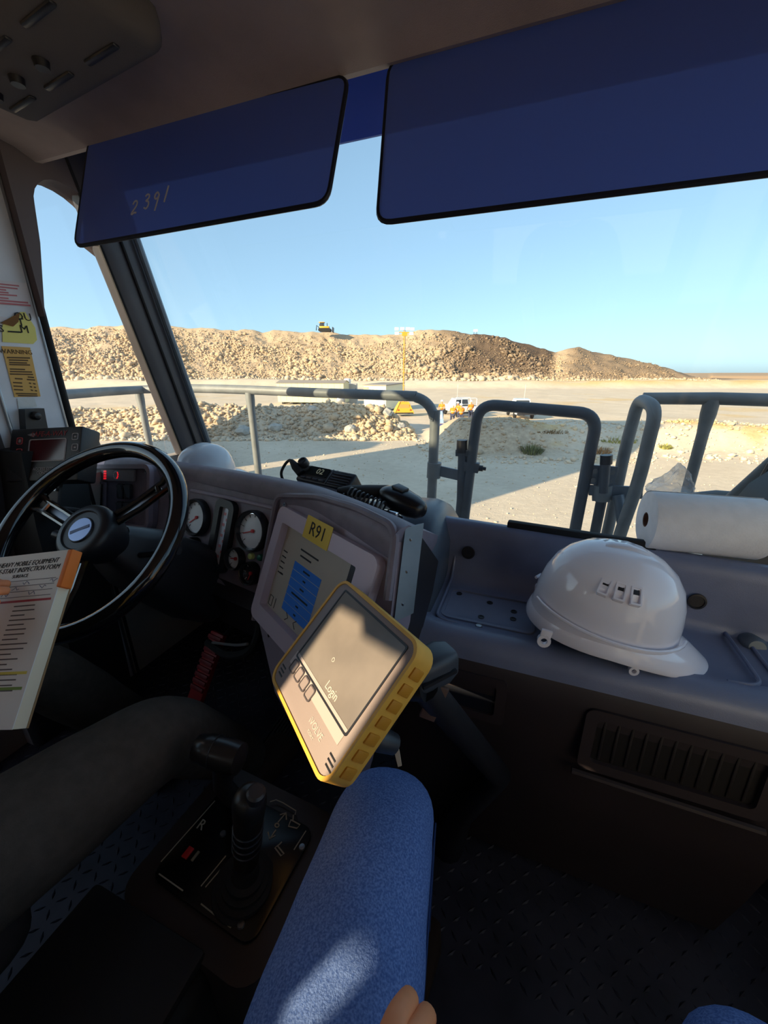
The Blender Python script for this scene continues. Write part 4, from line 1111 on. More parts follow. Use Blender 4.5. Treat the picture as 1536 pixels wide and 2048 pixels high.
# arrows, neutral ring and tipping body pictograms
for nm_, lns in (('arrow', [[kp2(556, 1645), kp2(572, 1626)], [kp2(560, 1630), kp2(572, 1626), kp2(573, 1640)]]), ('arrow', [[kp2(552, 1660), kp2(540, 1678)], [kp2(536, 1664), kp2(539, 1678), kp2(551, 1671)]]),
             ('neutral_ring', [[kp2(554 + 4 * math.cos(a), 1651 + 4 * math.sin(a)) for a in [2 * PI * k / 10 for k in range(11)]]]),
             ('tray_pictogram', [[kp2(582, 1640), kp2(600, 1650), kp2(594, 1657), kp2(577, 1653), kp2(582, 1640), kp2(586, 1640), kp2(587, 1630)]]),
             ('tray_pictogram', [[kp2(555, 1692), kp2(568, 1708), kp2(562, 1712), kp2(550, 1696), kp2(555, 1692), kp2(558, 1690), kp2(564, 1684)]])):
    bm = NB(); strokes(bm, lns, Mk @ T(0, 0, .0004), .0022); part(nm_, bm, lines_m, cp, 0)
rp0 = atZ(403, 1650, ZK + .0008); rx = atZ(430, 1662, ZK) - atZ(403, 1650, ZK)
text('letter', 'R', .024, fr(rp0, rx, V(0, 0, 1).cross(rx)), lines_m, cp)
bm = NB(); box(bm, (*kp2(376, 1706), .001), (.018, .012, .003), Mk, bev=.001); part('red_marker', bm, mat('marker_red', (190, 34, 34), .5), cp)
bm = NB(); box(bm, (*kp2(391, 1713), .001), (.016, .005, .003), Mk, bev=.001); part('grey_marker', bm, mat('marker_grey', (130, 126, 110), .5), cp)
for q in ((446, 1668), (500, 1818), (482, 1850), (604, 1695)):
    bm = NB(); lathe(bm, [(.006, 0), (.005, .003), (.0001, .0035)], Mk @ T(*kp2(*q), 0), 12); part('screw', bm, steel_m, con)
# lever with a horizontal T-grip
l1 = thing('gear_lever', 'black lever with a sideways cap grip beside the driver leg', 'lever', atZ(450, 1640, ZK))
g0, g1 = atD(396, 1494, .672), atD(480, 1518, .655)
bm = NB(); tube(bm, [g0 - (g1 - g0) * .08, g0, g0.lerp(g1, .3), g0.lerp(g1, .7), g1, g1 + (g1 - g0) * .12], [.002, .021, .026, .027, .025, .003], 16); gr = part('grip', bm, mat('lever_black', (34, 31, 31), .3), l1, 60)
bm = NB(); c = g0.lerp(g1, .45); Mg_ = fr(c, V(0, 0, 1), (g1 - g0).cross(V(0, 0, 1))); lathe(bm, [(.0270, -.001), (.0277, 0), (.0270, .001)], Mg_, 20, caps=False); part('seam', bm, black_m, gr)
bm = NB(); tube(bm, [g0.lerp(g1, .65), atD(445, 1570, .68), V(k4[0].x + .02, k4[0].y + .0, ZK - .02)], [.022, .016, .018], 12); part('shaft', bm, black_m, l1)
# upright grip lever with boot
l2 = thing('retarder_lever', 'upright black grip lever with a top button on the console', 'lever', atZ(490, 1750, ZK))
h0 = atZ(490, 1760, ZK + .02); h1 = atD(500, 1585, .545)
bm = NB(); tube(bm, [h0.lerp(h1, t) for t in (.25, .4, .55, .7, .82, .92, .97, 1.0)], [.019, .021, .020, .021, .023, .024, .020, .012], 16); gp2 = part('grip', bm, mat('grip_black', (30, 27, 25), .35), l2, 60)
bm = NB(); axv = (h1 - h0).normalized(); Mh = fr(h1 + V(.01, .0, .0), axv.cross(V(0, 1, 0)), axv.cross(axv.cross(V(0, 1, 0))))
lathe(bm, [(.013, -.006), (.013, .006), (.010, .009), (.0001, .009)], Mh, 20); part('thumb_button', bm, black_m, gp2)
for t in (.45, .52, .59, .66):
    bm = NB(); c = h0.lerp(h1, t); e1 = axv.cross(V(0, 1, 0)).normalized(); e2 = axv.cross(e1)
    tube(bm, [c + e1 * .021 * math.cos(2 * PI * k / 20) + e2 * .021 * math.sin(2 * PI * k / 20) for k in range(20)], .0016, 6, closed=True); part('grip_ring', bm, black_m, gp2)
bm = NB()
Mb_ = fr(h0 - axv * .03, axv.cross(V(0, 1, 0)), axv.cross(axv.cross(V(0, 1, 0))))
if (Mb_.to_3x3() @ V(0, 0, 1)).z < 0: Mb_ = fr(h0 - axv * .03, -axv.cross(V(0, 1, 0)), axv.cross(axv.cross(V(0, 1, 0))))
lathe(bm, [(.052, .0), (.050, .014), (.044, .016), (.044, .026), (.037, .028), (.037, .038), (.030, .040), (.030, .05), (.022, .054), (.018, .075)], Mb_, 24); part('boot', bm, rubber_m, l2)

# =================================================================== PEDALS
bp_ = thing('brake_pedal', 'long red ribbed foot pedal below the gauge cluster', 'pedal', V(-.95, .80, 0))
pa, pb2 = atY(418, 1262, .84), atY(390, 1442, .68)
Mpd = fr(pa.lerp(pb2, .5), (1, -.15, 0), pa - pb2); Lp = (pa - pb2).length
bm = NB(); box(bm, (0, 0, -.01), (.062, Lp, .018), Mpd, bev=.003); part('plate', bm, red_m, bp_)
for k in range(9):
    bm = NB(); box(bm, (0, Lp * (.44 - k * .075), .002), (.060, Lp * .05, .008), Mpd, bev=.002); part('tread_rib', bm, mat('red_dark', (118, 24, 30), .55), bp_)
bm = NB(); tube(bm, [Mpd @ V(0, Lp * .3, -.02), V(-1.0, 1.12, .30), V(-1.0, 1.36, .42)], .014, 8); part('arm', bm, black_m, bp_)
acp = thing('accelerator_pedal', 'black ribbed floor pedal beside the centre stack foot', 'pedal', V(-.66, .80, 0))
Mac = fr(V(-.67, .80, .05), (.97, -.2, 0), (.15, .85, .35))
bm = NB(); box(bm, (0, 0, -.006), (.10, .22, .012), Mac, bev=.003); part('plate', bm, black_m, acp)
for k in range(8):
    bm = NB(); box(bm, (-.042 + k * .012, 0, .002), (.006, .20, .006), Mac, bev=.001); part('rib', bm, rubber_m, acp)
bm = NB(); box(bm, (0, -.09, -.03), (.11, .03, .05), Mac, bev=.004); part('hinge', bm, black_m, acp)

# =================================================================== SEATS
def seat(name, label, x, y, m):
    rt = thing(name, label, 'seat', (x, y, 0))
    def cush(cz, cy, w, d, h, tilt):
        b = NB(); box(b, (0, 0, 0), (w, d, h), T(x, cy, cz) @ RX(tilt), bev=min(h, .12) * .42, seg=4); return b
    part('cushion', cush(.42, y + .04, .50, .62, .13, .05), m, rt, 60)
    part('backrest', cush(.72, y - .30, .48, .12, .50, -.12), m, rt, 60)
    b = NB(); box(b, (x, y - .05, .18), (.36, .36, .36), bev=.03); part('pedestal', b, black_m, rt)
seat_m = mat('seat_fabric', (52, 50, 52), .9, var=.15, vscale=60, bump=.4, bscale=300)
seat('driver_seat', 'dark fabric driver seat below the driver', -.86, -.20, seat_m)
seat('passenger_seat', 'dark fabric passenger seat below the person in jeans', .06, -.32, seat_m)

# black box added where the gap between the seats is only shade
sb = thing('gap_fill_box', 'low black box added to fill the shaded gap between the two seats', 'box', (-.42, -.05, 0))
bm = NB(); box(bm, (-.475, -.10, .19), (.25, .64, .38), bev=.03, seg=3); part('body', bm, mat('box_black', (26, 23, 22), .6), sb)
bm = NB(); box(bm, (-.475, -.10, .392), (.235, .62, .02), bev=.008, seg=2); part('lid', bm, mat('lid_black', (30, 27, 26), .55), sb)
# =================================================================== PEOPLE IN THE CAB
def rings_limb(bm, pts, radii, n=18, flat=1.0, k=5):
    """one smooth limb through the given joints"""
    P = smoothpath(pts, k); R = []
    for i in range(len(pts) - 1):
        for j in range(k):
            t = j / k; t = t * t * (3 - 2 * t); R.append(radii[i] * (1 - t) + radii[i + 1] * t)
    R.append(radii[-1]); tube(bm, P, R, n, flat=flat)
def hand(verts, edges, radii, wrist_i, wrist, fwd, nrm, side, curl=.5, s=1.0, spread=1.0):
    """adds palm, four fingers of different length with two bends and a thumb leaving the side of the palm"""
    fwd = fwd.normalized(); nrm = (nrm - fwd * nrm.dot(fwd)).normalized(); lat = fwd.cross(nrm) * side
    def add(p, r, prev):
        verts.append(p); radii.append(r); edges.append((prev, len(verts) - 1)); return len(verts) - 1
    palm = add(wrist + fwd * .045 * s, (.034 * s, .016 * s), wrist_i)
    for k, (off, L) in enumerate(((-.030, .066), (-.010, .076), (.011, .072), (.030, .056))):
        base = add(wrist + fwd * .088 * s + lat * off * s * spread + nrm * .002, .0105 * s, palm)
        d = fwd.copy(); p = verts[base]; i = base
        for q, f_ in enumerate((.45, .32, .23)):
            a = curl * (0.55 + .55 * q)
            d = (fwd * math.cos(a * (q + 1) * .75) - nrm * math.sin(a * (q + 1) * .75)).normalized()
            p = p + d * L * f_ * s; i = add(p, (.0092 - .0012 * q) * s, i)
    t1 = add(wrist + fwd * .028 * s - lat * .036 * s - nrm * .004, .0125 * s, palm)
    t2 = add(verts[t1] + (fwd * .7 - lat * .55 - nrm * .35).normalized() * .034 * s, .0105 * s, t1)
    add(verts[t2] + (fwd * .9 - lat * .2 - nrm * .4 * (1 + curl)).normalized() * .028 * s, .0088 * s, t2)

# ---- passenger (the one in jeans; head and shoulders are behind the lens)
psg = thing('person', 'person in blue jeans seated in the foreground with one hand on the thigh', 'person', (.06, -.3, .45))
hipL, hipR = V(-.075, -.24, .555), V(.19, -.26, .555)
knL, knR = V(-.140, .395, .578), V(.285, .285, .575)
anL, anR = V(-.115, .34, .12), V(.30, .18, .12)
# jeans: one continuous garment with a waist and two legs
jv = [V(.06, -.30, .60), hipL, hipL.lerp(knL, .35), hipL.lerp(knL, .7), knL, knL.lerp(anL, .35), knL.lerp(anL, .7), anL,
      hipR, hipR.lerp(knR, .35), hipR.lerp(knR, .7), knR, knR.lerp(anR, .35), knR.lerp(anR, .7), anR, V(.06, -.32, .74)]
je = [(0, 1), (1, 2), (2, 3), (3, 4), (4, 5), (5, 6), (6, 7), (0, 8), (8, 9), (9, 10), (10, 11), (11, 12), (12, 13), (13, 14), (0, 15)]
jr = [(.15, .12), .112, .104, .092, .077, .072, .066, .062, .112, .104, .092, .078, .072, .066, .062, (.16, .12)]
bm = skinmesh(jv, je, jr, 3)
# small cloth folds
for v_ in bm.verts:
    c = v_.co; f_ = .0016 * math.sin(c.y * 55 + c.x * 38) * math.sin(c.z * 47 + c.y * 13)
    v_.co += V(f_, 0, f_)
part('jeans', bm, denim_m, psg, 80)
bm = NB(); seam = smoothpath([hipL + V(.105, 0, .0), hipL.lerp(knL, .5) + V(.093, 0, -.008), knL + V(.074, .0, -.02), knL.lerp(anL, .5) + V(.068, 0, 0)], 8); tube(bm, seam, .0014, 6); part('jeans_seam', bm, mat('denim_seam', (40, 62, 108), .9), psg)
# shirt
bm = skinmesh([V(.06, -.33, .72), V(.06, -.36, .95), V(.06, -.38, 1.14), V(-.13, -.36, 1.12), V(-.15, -.30, .92), V(-.12, -.20, .84), V(.25, -.36, 1.12), V(.34, -.27, .90), V(.33, -.16, .82)],
              [(0, 1), (1, 2), (2, 3), (3, 4), (4, 5), (2, 6), (6, 7), (7, 8)], [(.165, .12), (.17, .12), (.13, .10), .075, .056, .05, .075, .056, .048], 2)
part('shirt', bm, mat('shirt_navy', (40, 46, 70), .9), psg, 80)
# body: neck and head, forearms and hands in one surface
bv = [V(.06, -.37, 1.05), V(.06, -.36, 1.22), V(.06, -.34, 1.32), V(.06, -.335, 1.40), V(.06, -.34, 1.47),
      V(-.13, -.36, 1.12), V(-.15, -.30, .92), V(-.10, -.12, .785), V(-.085, .02, .715),
      V(.25, -.36, 1.12), V(.34, -.27, .90), V(.32, -.08, .765), V(.29, .04, .700)]
be = [(0, 1), (1, 2), (2, 3), (3, 4), (0, 5), (5, 6), (6, 7), (7, 8), (0, 9), (9, 10), (10, 11), (11, 12)]
br = [(.09, .07), .055, (.062, .082), (.075, .095), (.06, .075), .06, .045, .036, (.030, .024), .06, .045, .036, (.028, .022)]
wl_ = atZ(835, 2118, .712)
bv[8] = wl_ - V(.42, .86, .02).normalized() * .088
hand(bv, be, br, 8, bv[8], V(.42, .86, .02), V(.12, -.1, 1), -1, curl=1.35, s=1.0, spread=.82)
hand(bv, be, br, 12, bv[12], V(-.08, 1, -.06), V(0, .06, 1), 1, curl=.4)
bm = skinmesh(bv, be, br, 2)
part('body', bm, skin_m, psg, 80)
bm = NB()
for sgn_ in (-1, 1): box(bm, (.06 + sgn_ * .032, -.246, 1.385), (.026, .010, .012), bev=.004)
part('eyes', bm, paper_m, psg)
bm = NB(); lathe(bm, [(.098, 0), (.104, .03), (.098, .07), (.07, .105), (.03, .12), (.001, .122)], T(.06, -.345, 1.42), 24); part('hair', bm, mat('hair_dark', (44, 34, 28), .8), psg)
for a_, d_ in ((anL, V(.1, 1, 0)), (anR, V(.05, 1, 0))):
    d_ = d_.normalized(); Mb2 = fr(V(a_.x, a_.y, 0), d_, V(-d_.y, d_.x, 0)); bm = NB(); rings = []
    for t, w, h_ in ((-.08, .035, .08), (-.05, .045, .10), (.02, .045, .11), (.08, .048, .075), (.15, .05, .06), (.19, .035, .04)):
        rings.append([Mb2 @ V(t, w * x, max(.006, h_ * (y * .5 + .5))) for x, y in rrect(2, 2, .6, 4)])
    ringsloft(bm, rings); part('boot', bm, mat('boot_brown', (60, 46, 38), .7), psg, 60)

# ---- driver
drv = thing('person', 'driver in dark trousers holding the inspection pad at the wheel', 'person', (-.86, -.22, .45))
hipL, hipR = V(-1.0, -.22, .555), V(-.74, -.22, .555)
knL, knR = V(-.985, .37, .60), V(-.585, .372, .560)
anL, anR = V(-.98, .60, .13), V(-.66, .64, .14)
jv = [V(-.87, -.26, .60), hipL, hipL.lerp(knL, .35), hipL.lerp(knL, .7), knL, knL.lerp(anL, .35), knL.lerp(anL, .7), anL,
      hipR, hipR.lerp(knR, .35), hipR.lerp(knR, .7), knR, knR.lerp(anR, .35), knR.lerp(anR, .7), anR, V(-.87, -.28, .74)]
jr = [(.15, .12), .110, .103, .092, .074, .072, .066, .062, .110, .105, .096, .080, .072, .066, .062, (.16, .12)]
bm = skinmesh(jv, je, jr, 3)
for v_ in bm.verts:
    c = v_.co; f_ = .0022 * math.sin(c.y * 48 + c.x * 30) * math.sin(c.z * 40 + c.y * 17); v_.co += V(f_, 0, f_)
part('trousers', bm, trous_m, drv, 80)
bm = skinmesh([V(-.90, -.29, .72), V(-1.000, -.32, .95), V(-1.030, -.34, 1.14), V(-1.200, -.32, 1.10), V(-1.240, -.18, .92), V(-1.14, -.02, .86), V(-0.860, -.32, 1.08), V(-0.830, -.22, .88), V(-0.830, -.06, .80)],
              [(0, 1), (1, 2), (2, 3), (3, 4), (4, 5), (2, 6), (6, 7), (7, 8)], [(.155, .12), (.15, .12), (.12, .10), .07, .054, .05, .068, .052, .048], 2)
part('shirt', bm, mat('shirt_orange', (206, 104, 44), .9), drv, 80)
hw = atD(-150, 1345, .57)
bv = [V(-1.030, -.33, 1.05), V(-1.040, -.32, 1.22), V(-1.040, -.30, 1.32), V(-1.040, -.295, 1.40), V(-1.040, -.30, 1.47),
      V(-1.200, -.32, 1.10), V(-1.240, -.18, .92), V(-1.04, .06, .84), hw,
      V(-0.860, -.32, 1.08), V(-0.830, -.22, .88), V(-0.820, -.04, .79), V(-.72, .06, .755)]
bv[8] = hw
hand(bv, be := [(0, 1), (1, 2), (2, 3), (3, 4), (0, 5), (5, 6), (6, 7), (7, 8), (0, 9), (9, 10), (10, 11), (11, 12)], br := [(.09, .07), .055, (.062, .082), (.075, .095), (.06, .075), .06, .045, .036, (.028, .022), .06, .045, .036, (.028, .022)],
     8, hw, V(.25, .55, .75), V(-.3, -.8, .45), 1, curl=.35)
hand(bv, be, br, 12, bv[12], V(.02, .95, -.1), V(0, .1, 1), -1, curl=.6)
bm = skinmesh(bv, be, br, 2); part('body', bm, skin_m, drv, 80)
bm = NB()
for sgn_ in (-1, 1): box(bm, (-1.04 + sgn_ * .032, -.206, 1.385), (.026, .010, .012), bev=.004)
part('eyes', bm, paper_m, drv)
bm = NB(); lathe(bm, [(.098, 0), (.104, .03), (.098, .07), (.07, .105), (.03, .12), (.001, .122)], T(-1.04, -.305, 1.42), 24); part('hair', bm, MATS['hair_dark'], drv)
for a_, d_ in ((anL, V(-.1, 1, 0)), (anR, V(.05, 1, 0))):
    d_ = d_.normalized(); Mb2 = fr(V(a_.x, a_.y, 0), d_, V(-d_.y, d_.x, 0)); bm = NB(); rings = []
    for t, w, h_ in ((-.08, .035, .08), (-.05, .045, .10), (.02, .045, .11), (.08, .048, .075), (.15, .05, .06), (.19, .035, .04)):
        rings.append([Mb2 @ V(t, w * x, max(.006, h_ * (y * .5 + .5))) for x, y in rrect(2, 2, .6, 4)])
    ringsloft(bm, rings); part('boot', bm, MATS['boot_brown'], drv, 60)
# =================================================================== TRUCK DECK AND HANDRAILS
YR = 1.80
deck = NB(); box(deck, (1.2, 1.65, -.16), (9.0, .62, .10)); 
solo('truck_deck', deck, mat('deck_paint', (96, 98, 98), .7, var=.2, vscale=6), 'grey steel deck outside the windscreen', 'deck', org=V(1.2, 1.65, -.2))
def ry(x, y, Y=YR): return atY(x, y, Y)
TR = .0235
def down(p, z=-.1): return V(p.x, p.y, z)
# left handrail: comes round from the side, across the front, bends down at its right end
lr = thing('handrail', 'long grey front handrail left of the gate', 'handrail', (-1.4, YR, -.1))
pl_ = atZ(60, 800, 1.09); pm_ = atZ(130, 789, 1.10)
path = [pl_, pm_, ry(285, 779), ry(390, 777), ry(500, 780), ry(620, 785), ry(745, 790), V(*ry(838, 797)), ry(868, 850), ry(868, 960), down(ry(864, 1020))]
path = path[:6] + fillet([ry(620, 785), ry(872, 794), down(ry(862, 1020))], .14, 8)[1:]
bm = NB(); tube(bm, smoothpath(path, 2), TR, 14); part('top_tube', bm, rail_m, lr)
for x, y in ((278, 785), (499, 785)):
    p = ry(x, y); bm = NB(); tube(bm, [p + V(0, 0, -.0), V(p.x, p.y, p.z - .04), V(p.x, p.y, p.z - .09), V(p.x, p.y, -.1)], [.024, .024, .020, .020], 12); part('post', bm, rail_m, lr)
bm = NB(); tube(bm, [V(-2.9, YR - .1, .55), V(-.45, YR, .55)], .018, 10); part('mid_tube', bm, rail_m, lr)
# swing gate
g = thing('deck_gate', 'dark grey tubular gate loop in the middle of the front handrail', 'gate', (0, YR, -.1))
bm = NB()
tube(bm, fillet([down(ry(918, 1060), -.02), ry(934, 990), ry(948, 880), ry(958, 808), ry(1196, 828), ry(1180, 905), ry(1150, 1060), down(ry(1150, 1060), -.02)], .10, 8), TR * 1.02, 14); part('loop', bm, mat('gate_grey', (78, 84, 92), .5, var=.1, vscale=18), g)
bm = NB(); a = ry(918, 1060); b = ry(1150, 1060); tube(bm, [V(a.x, YR, .15), V(b.x, YR, .15)], .02, 10); part('bottom_bar', bm, MATS['gate_grey'], g)
# latch on the left side
lt = thing('gate_latch', 'grey latch bar bridging the handrail and the gate', 'latch', ry(920, 1000))
def bar(bm, a, b, w, h_):
    M_ = fr(a.lerp(b, .5), b - a, V(0, 0, 1)); box(bm, (0, 0, 0), ((b - a).length, w, h_), M_, bev=.002)
bm = NB(); bar(bm, ry(862, 938), ry(925, 952), .05, .012); part('latch_plate', bm, plate_m, lt)
bm = NB(); tube(bm, [ry(869, 925), ry(867, 955)], .034, 14); part('collar', bm, rail_m, lt)
bm = NB(); tube(bm, [ry(926, 880), ry(922, 1000), down(ry(912, 1080), .2)], .021, 12); part('latch_post', bm, MATS['gate_grey'], lt)
bm = NB(); tube(bm, [ry(924, 880, YR - .005), ry(923, 905, YR - .005)], .024, 12); part('post_cap', bm, black_m, lt)
bm = NB(); bar(bm, ry(912, 905), ry(952, 906), .03, .03); bar(bm, ry(918, 930), ry(958, 936), .045, .035); part('keeper', bm, MATS['gate_grey'], lt)
bm = NB(); tube(bm, [ry(950, 935), ry(972, 938)], .008, 8); lathe(bm, [(.014, 0), (.014, .02), (.0001, .02)], fr(ry(966, 937), V(0, 0, 1), V(0, 1, 0)), 10); part('latch_pin', bm, black_m, lt)
bm = NB(); tube(bm, [ry(934, 950), ry(925, 1060)], .005, 6); part('cable', bm, steel_m, lt)
# hinge bracket on the right side
hg = g
bm = NB(); q = [ry(1180, 930), ry(1236, 934), ry(1228, 972), ry(1174, 968)]; ringsloft(bm, [q, [p + V(0, .012, 0) for p in q]]); pltp = part('hinge_plate', bm, plate_m, hg)
for x, y in ((1190, 942), (1224, 944), (1186, 960), (1218, 963)):
    bm = NB(); lathe(bm, [(.012, 0), (.012, .009), (.0001, .009)], fr(ry(x, y), (1, 0, 0), (0, 0, 1)), 6); part('bolt', bm, rail_m, hg)
bm = NB(); tube(bm, [ry(1212, 912, YR - .02), ry(1206, 985, YR - .02)], .020, 12); part('hinge_barrel', bm, MATS['gate_grey'], hg)
bm = NB(); tube(bm, [ry(1213, 910, YR - .02), ry(1212, 928, YR - .02)], .023, 12); part('barrel_cap', bm, black_m, hg)
bm = NB(); tube(bm, [ry(1206, 985), ry(1190, 1065), down(ry(1188, 1075), 0)], .021, 12); part('hinge_post', bm, MATS['gate_grey'], hg)
bm = NB(); bar(bm, ry(1178, 980), ry(1285, 984), .045, .014); bar(bm, ry(1184, 995), ry(1285, 990), .03, .012); part('clamp_bar', bm, plate_m, hg)
bm = NB(); tube(bm, [ry(1206, 970), ry(1203, 1000)], .036, 14); part('clamp_collar', bm, rail_m, hg)
# right hand rail frame
rr_ = thing('handrail', 'grey handrail with a hooped end right of the gate', 'handrail', (.6, YR, -.1))
bm = NB()
e0 = ry(1277, 800, 1.86); e1 = ry(1312, 822, 1.70)
tube(bm, fillet([down(ry(1200, 1085, 1.86)), ry(1216, 1060, 1.86), ry(1250, 900, 1.86), e0 + V(0, 0, .008), e1 + V(.0, 0, .01), ry(1278, 960, 1.70), ry(1236, 1080, 1.70), down(ry(1225, 1110, 1.70))], .06, 7), TR, 14); part('hoop', bm, rail_m, rr_)
bm = NB(); tube(bm, [ry(1285, 797, 1.84), ry(1430, 797, 1.82), ry(1536, 800, 1.80), ry(1700, 806, 1.80), V(2.6, 1.8, 1.1)], TR * .95, 14); part('top_tube', bm, rail_m, rr_)
p0 = ry(1424, 800, 1.82)
bm = NB(); tube(bm, [p0, p0 + V(0, 0, -.05), p0 + V(0, 0, -.12), V(p0.x, p0.y, -.1)], [.026, .026, .020, .020], 12); part('post', bm, rail_m, rr_)
bm = NB(); tube(bm, [ry(1380, 995, 1.84), ry(1430, 990, 1.82), ry(1560, 1000, 1.80)], .020, 12); part('mid_tube', bm, rail_m, rr_)
bm = NB(); tube(bm, [ry(1545, 920, 1.66), ry(1450, 1005, 1.74)], .016, 12); part('brace', bm, rail_m, rr_)
bm = NB(); tube(bm, [ry(1236, 990, 1.78), ry(1246, 1050, 1.75)], .022, 10); part('stub', bm, plate_m, rr_)
# wiper arm at the right edge of the glass
bm = NB(); tube(bm, [atY(1545, 928, 1.42), atY(1500, 1010, 1.42), atY(1480, 1080, 1.42)], [.012, .014, .018], 8)
solo('wiper_arm', bm, black_m, 'black wiper arm at the right edge of the windscreen', 'wiper')
# mirror beyond the left window
mi = thing('door_mirror', 'small dark mirror outside the quarter window', 'mirror', atD(172, 905, 2.0))
bm = NB(); lathe(bm, [(.001, -.03), (.09, -.02), (.10, .0), (.095, .012), (.0001, .012)], fr(atD(178, 900, 2.0), RT, V(0, 0, 1)) @ Matrix.Diagonal((.6, 1.1, 1, 1)), 28); part('shell', bm, black_m, mi)
bm = NB(); tube(bm, [atD(178, 900, 2.03), atD(165, 868, 2.02)], .02, 8); tube(bm, [atD(160, 868, 2.0), atD(180, 869, 2.0)], .016, 8); part('arm', bm, black_m, mi)
bm = NB(); tube(bm, [atD(178, 905, 2.03), V(-2.0, 1.4, .3), V(-1.9, 1.5, -.15)], .02, 8); part('stem', bm, black_m, mi)

# own dump body, canopy and chassis behind and above the cab (cast their shadow forward)
tb_m = mat('truck_yellow', (196, 150, 60), .6, var=.15, vscale=1.5)
db = thing('dump_body', 'haul truck dump body and canopy above and behind the cab', 'dump body', (2.2, -5, -2))
bm = NB(); box(bm, (2.35, -6.4, 2.95), (7.5, 4.6, .16), bev=.04); part('canopy', bm, tb_m, db)
bm = NB(); rings = []
for y, z0 in ((-2.3, 1.2), (-2.6, .4), (-9, .2), (-9, .25)): pass
ringsloft(bm, [[V(-1.3, -4.2, 2.85), V(-1.3, -4.8, .5), V(-1.3, -12, .2), V(-1.3, -12, 2.85)], [V(6, -4.2, 2.85), V(6, -4.8, .5), V(6, -12, .2), V(6, -12, 2.85)]]); part('tray', bm, tb_m, db, 0)
ch = thing('truck_chassis', 'haul truck chassis and front wheels below the cab', 'chassis', (2.2, 0, -3))
bm = NB(); box(bm, (2.0, -1.0, -1.1), (5.5, 4.6, 1.5), bev=.1); part('frame', bm, mat('chassis_grey', (70, 70, 72), .7), ch)
for x in (-1.9, 5.6):
    bm = NB(); lathe(bm, [(.6, -.5), (1.35, -.5), (1.45, -.35), (1.45, .35), (1.35, .5), (.6, .5)], fr((x, -.9, -1.55), (0, 1, 0), (0, 0, 1)), 40); part('tyre', bm, rubber_m, ch)
cb = thing('deck_sun_blocker', 'added unseen sun cabinet on the left deck behind the cab', 'blocker', (-2.6, -2.1, -.1))  # unseen block added to keep sun off the left window
bm = NB(); box(bm, (-2.62, -2.1, 1.05), (1.05, .9, 2.3), bev=.04); part('body', bm, plate_m, cb)
bm = NB(); box(bm, (-2.62, -1.63, 1.05), (.9, .03, 2.0), bev=.01); part('door', bm, plate_m, cb)
# trucks parked to the left, out of frame, whose shadows fall across the road
def parked_truck(x0, x1, y1, top, label, step=None):
    rt = thing('haul_truck', label, 'haul truck', ((x0 + x1) / 2, y1 - 5, -3), 'trucks parked in line to the left')
    b = NB(); ringsloft(b, [[V(x, y1, top), V(x, y1, top - .5), V(x, y1 - 1.2, 1.0), V(x, y1 - 2.2, 1.0), V(x, y1 - 2.2, top)] for x in (x0, step or x1)]); part('canopy', b, tb_m, rt, 0)
    if step:  # lower block shaped so this side's shadow stops short of the windrow
        b = NB(); box(b, ((step + x1) / 2, y1 - 1.1, 2.6), (x1 - step, 2.2, 4.0)); part('shadow_step', b, tb_m, rt, 0)
    b = NB(); ringsloft(b, [[V(x, y1 - 2.3, 1.4), V(x, y1 - 3, -.8), V(x, y1 - 10, -1.0), V(x, y1 - 10, 1.2)] for x in (x0, x1)]); part('tray', b, tb_m, rt, 0)
    b = NB(); box(b, ((x0 + x1) / 2, y1 - 1.6, -.6), (x1 - x0, 3.0, 3.0), bev=.1); part('front_body', b, tb_m, rt)
    for x in (x0 + .8, x1 - .8):
        for yy in (y1 - 2.2, y1 - 8):
            b = NB(); lathe(b, [(.6, -.6), (1.4, -.6), (1.5, -.4), (1.5, .4), (1.4, .6), (.6, .6)], fr((x, yy, -1.5), (0, 1, 0), (0, 0, 1)), 28); part('tyre', b, rubber_m, rt)
parked_truck(-18.8, -8.6, 3.3, 8.2, 'nearer haul truck parked to the left of this cab')
parked_truck(-32.5, -20.8, 3.3, 8.2, 'farther haul truck parked to the left of this cab', step=-26.3)

# =================================================================== GROUND
GZ = -3.0
def vnoise(x, y, seed=0):
    xi = np.floor(x).astype(np.int64); yi = np.floor(y).astype(np.int64); xf = x - xi; yf = y - yi
    def hsh(a, b):
        h = (a * 374761393 + b * 668265263 + seed * 974711) & 0xffffffff
        h = ((h ^ (h >> 13)) * 1274126177) & 0xffffffff
        return ((h ^ (h >> 16)) & 0xffff) / 65535.0
    u = xf * xf * (3 - 2 * xf); w = yf * yf * (3 - 2 * yf)
    return (hsh(xi, yi) * (1 - u) + hsh(xi + 1, yi) * u) * (1 - w) + (hsh(xi, yi + 1) * (1 - u) + hsh(xi + 1, yi + 1) * u) * w
def fbm(x, y, o=4, seed=0):
    s = 0; a = .5
    for k in range(o): s = s + a * (vnoise(x * 2 ** k, y * 2 ** k, seed + k) - .5); a *= .5
    return s
def sstep(a, b, x):
    t = np.clip((x - a) / (b - a), 0, 1); return t * t * (3 - 2 * t)
HX, HY, RX_, RY_ = HD.x, HD.y, RT.x, RT.y
KH = FPX / math.cos(PITCH)
TCR = 158.0
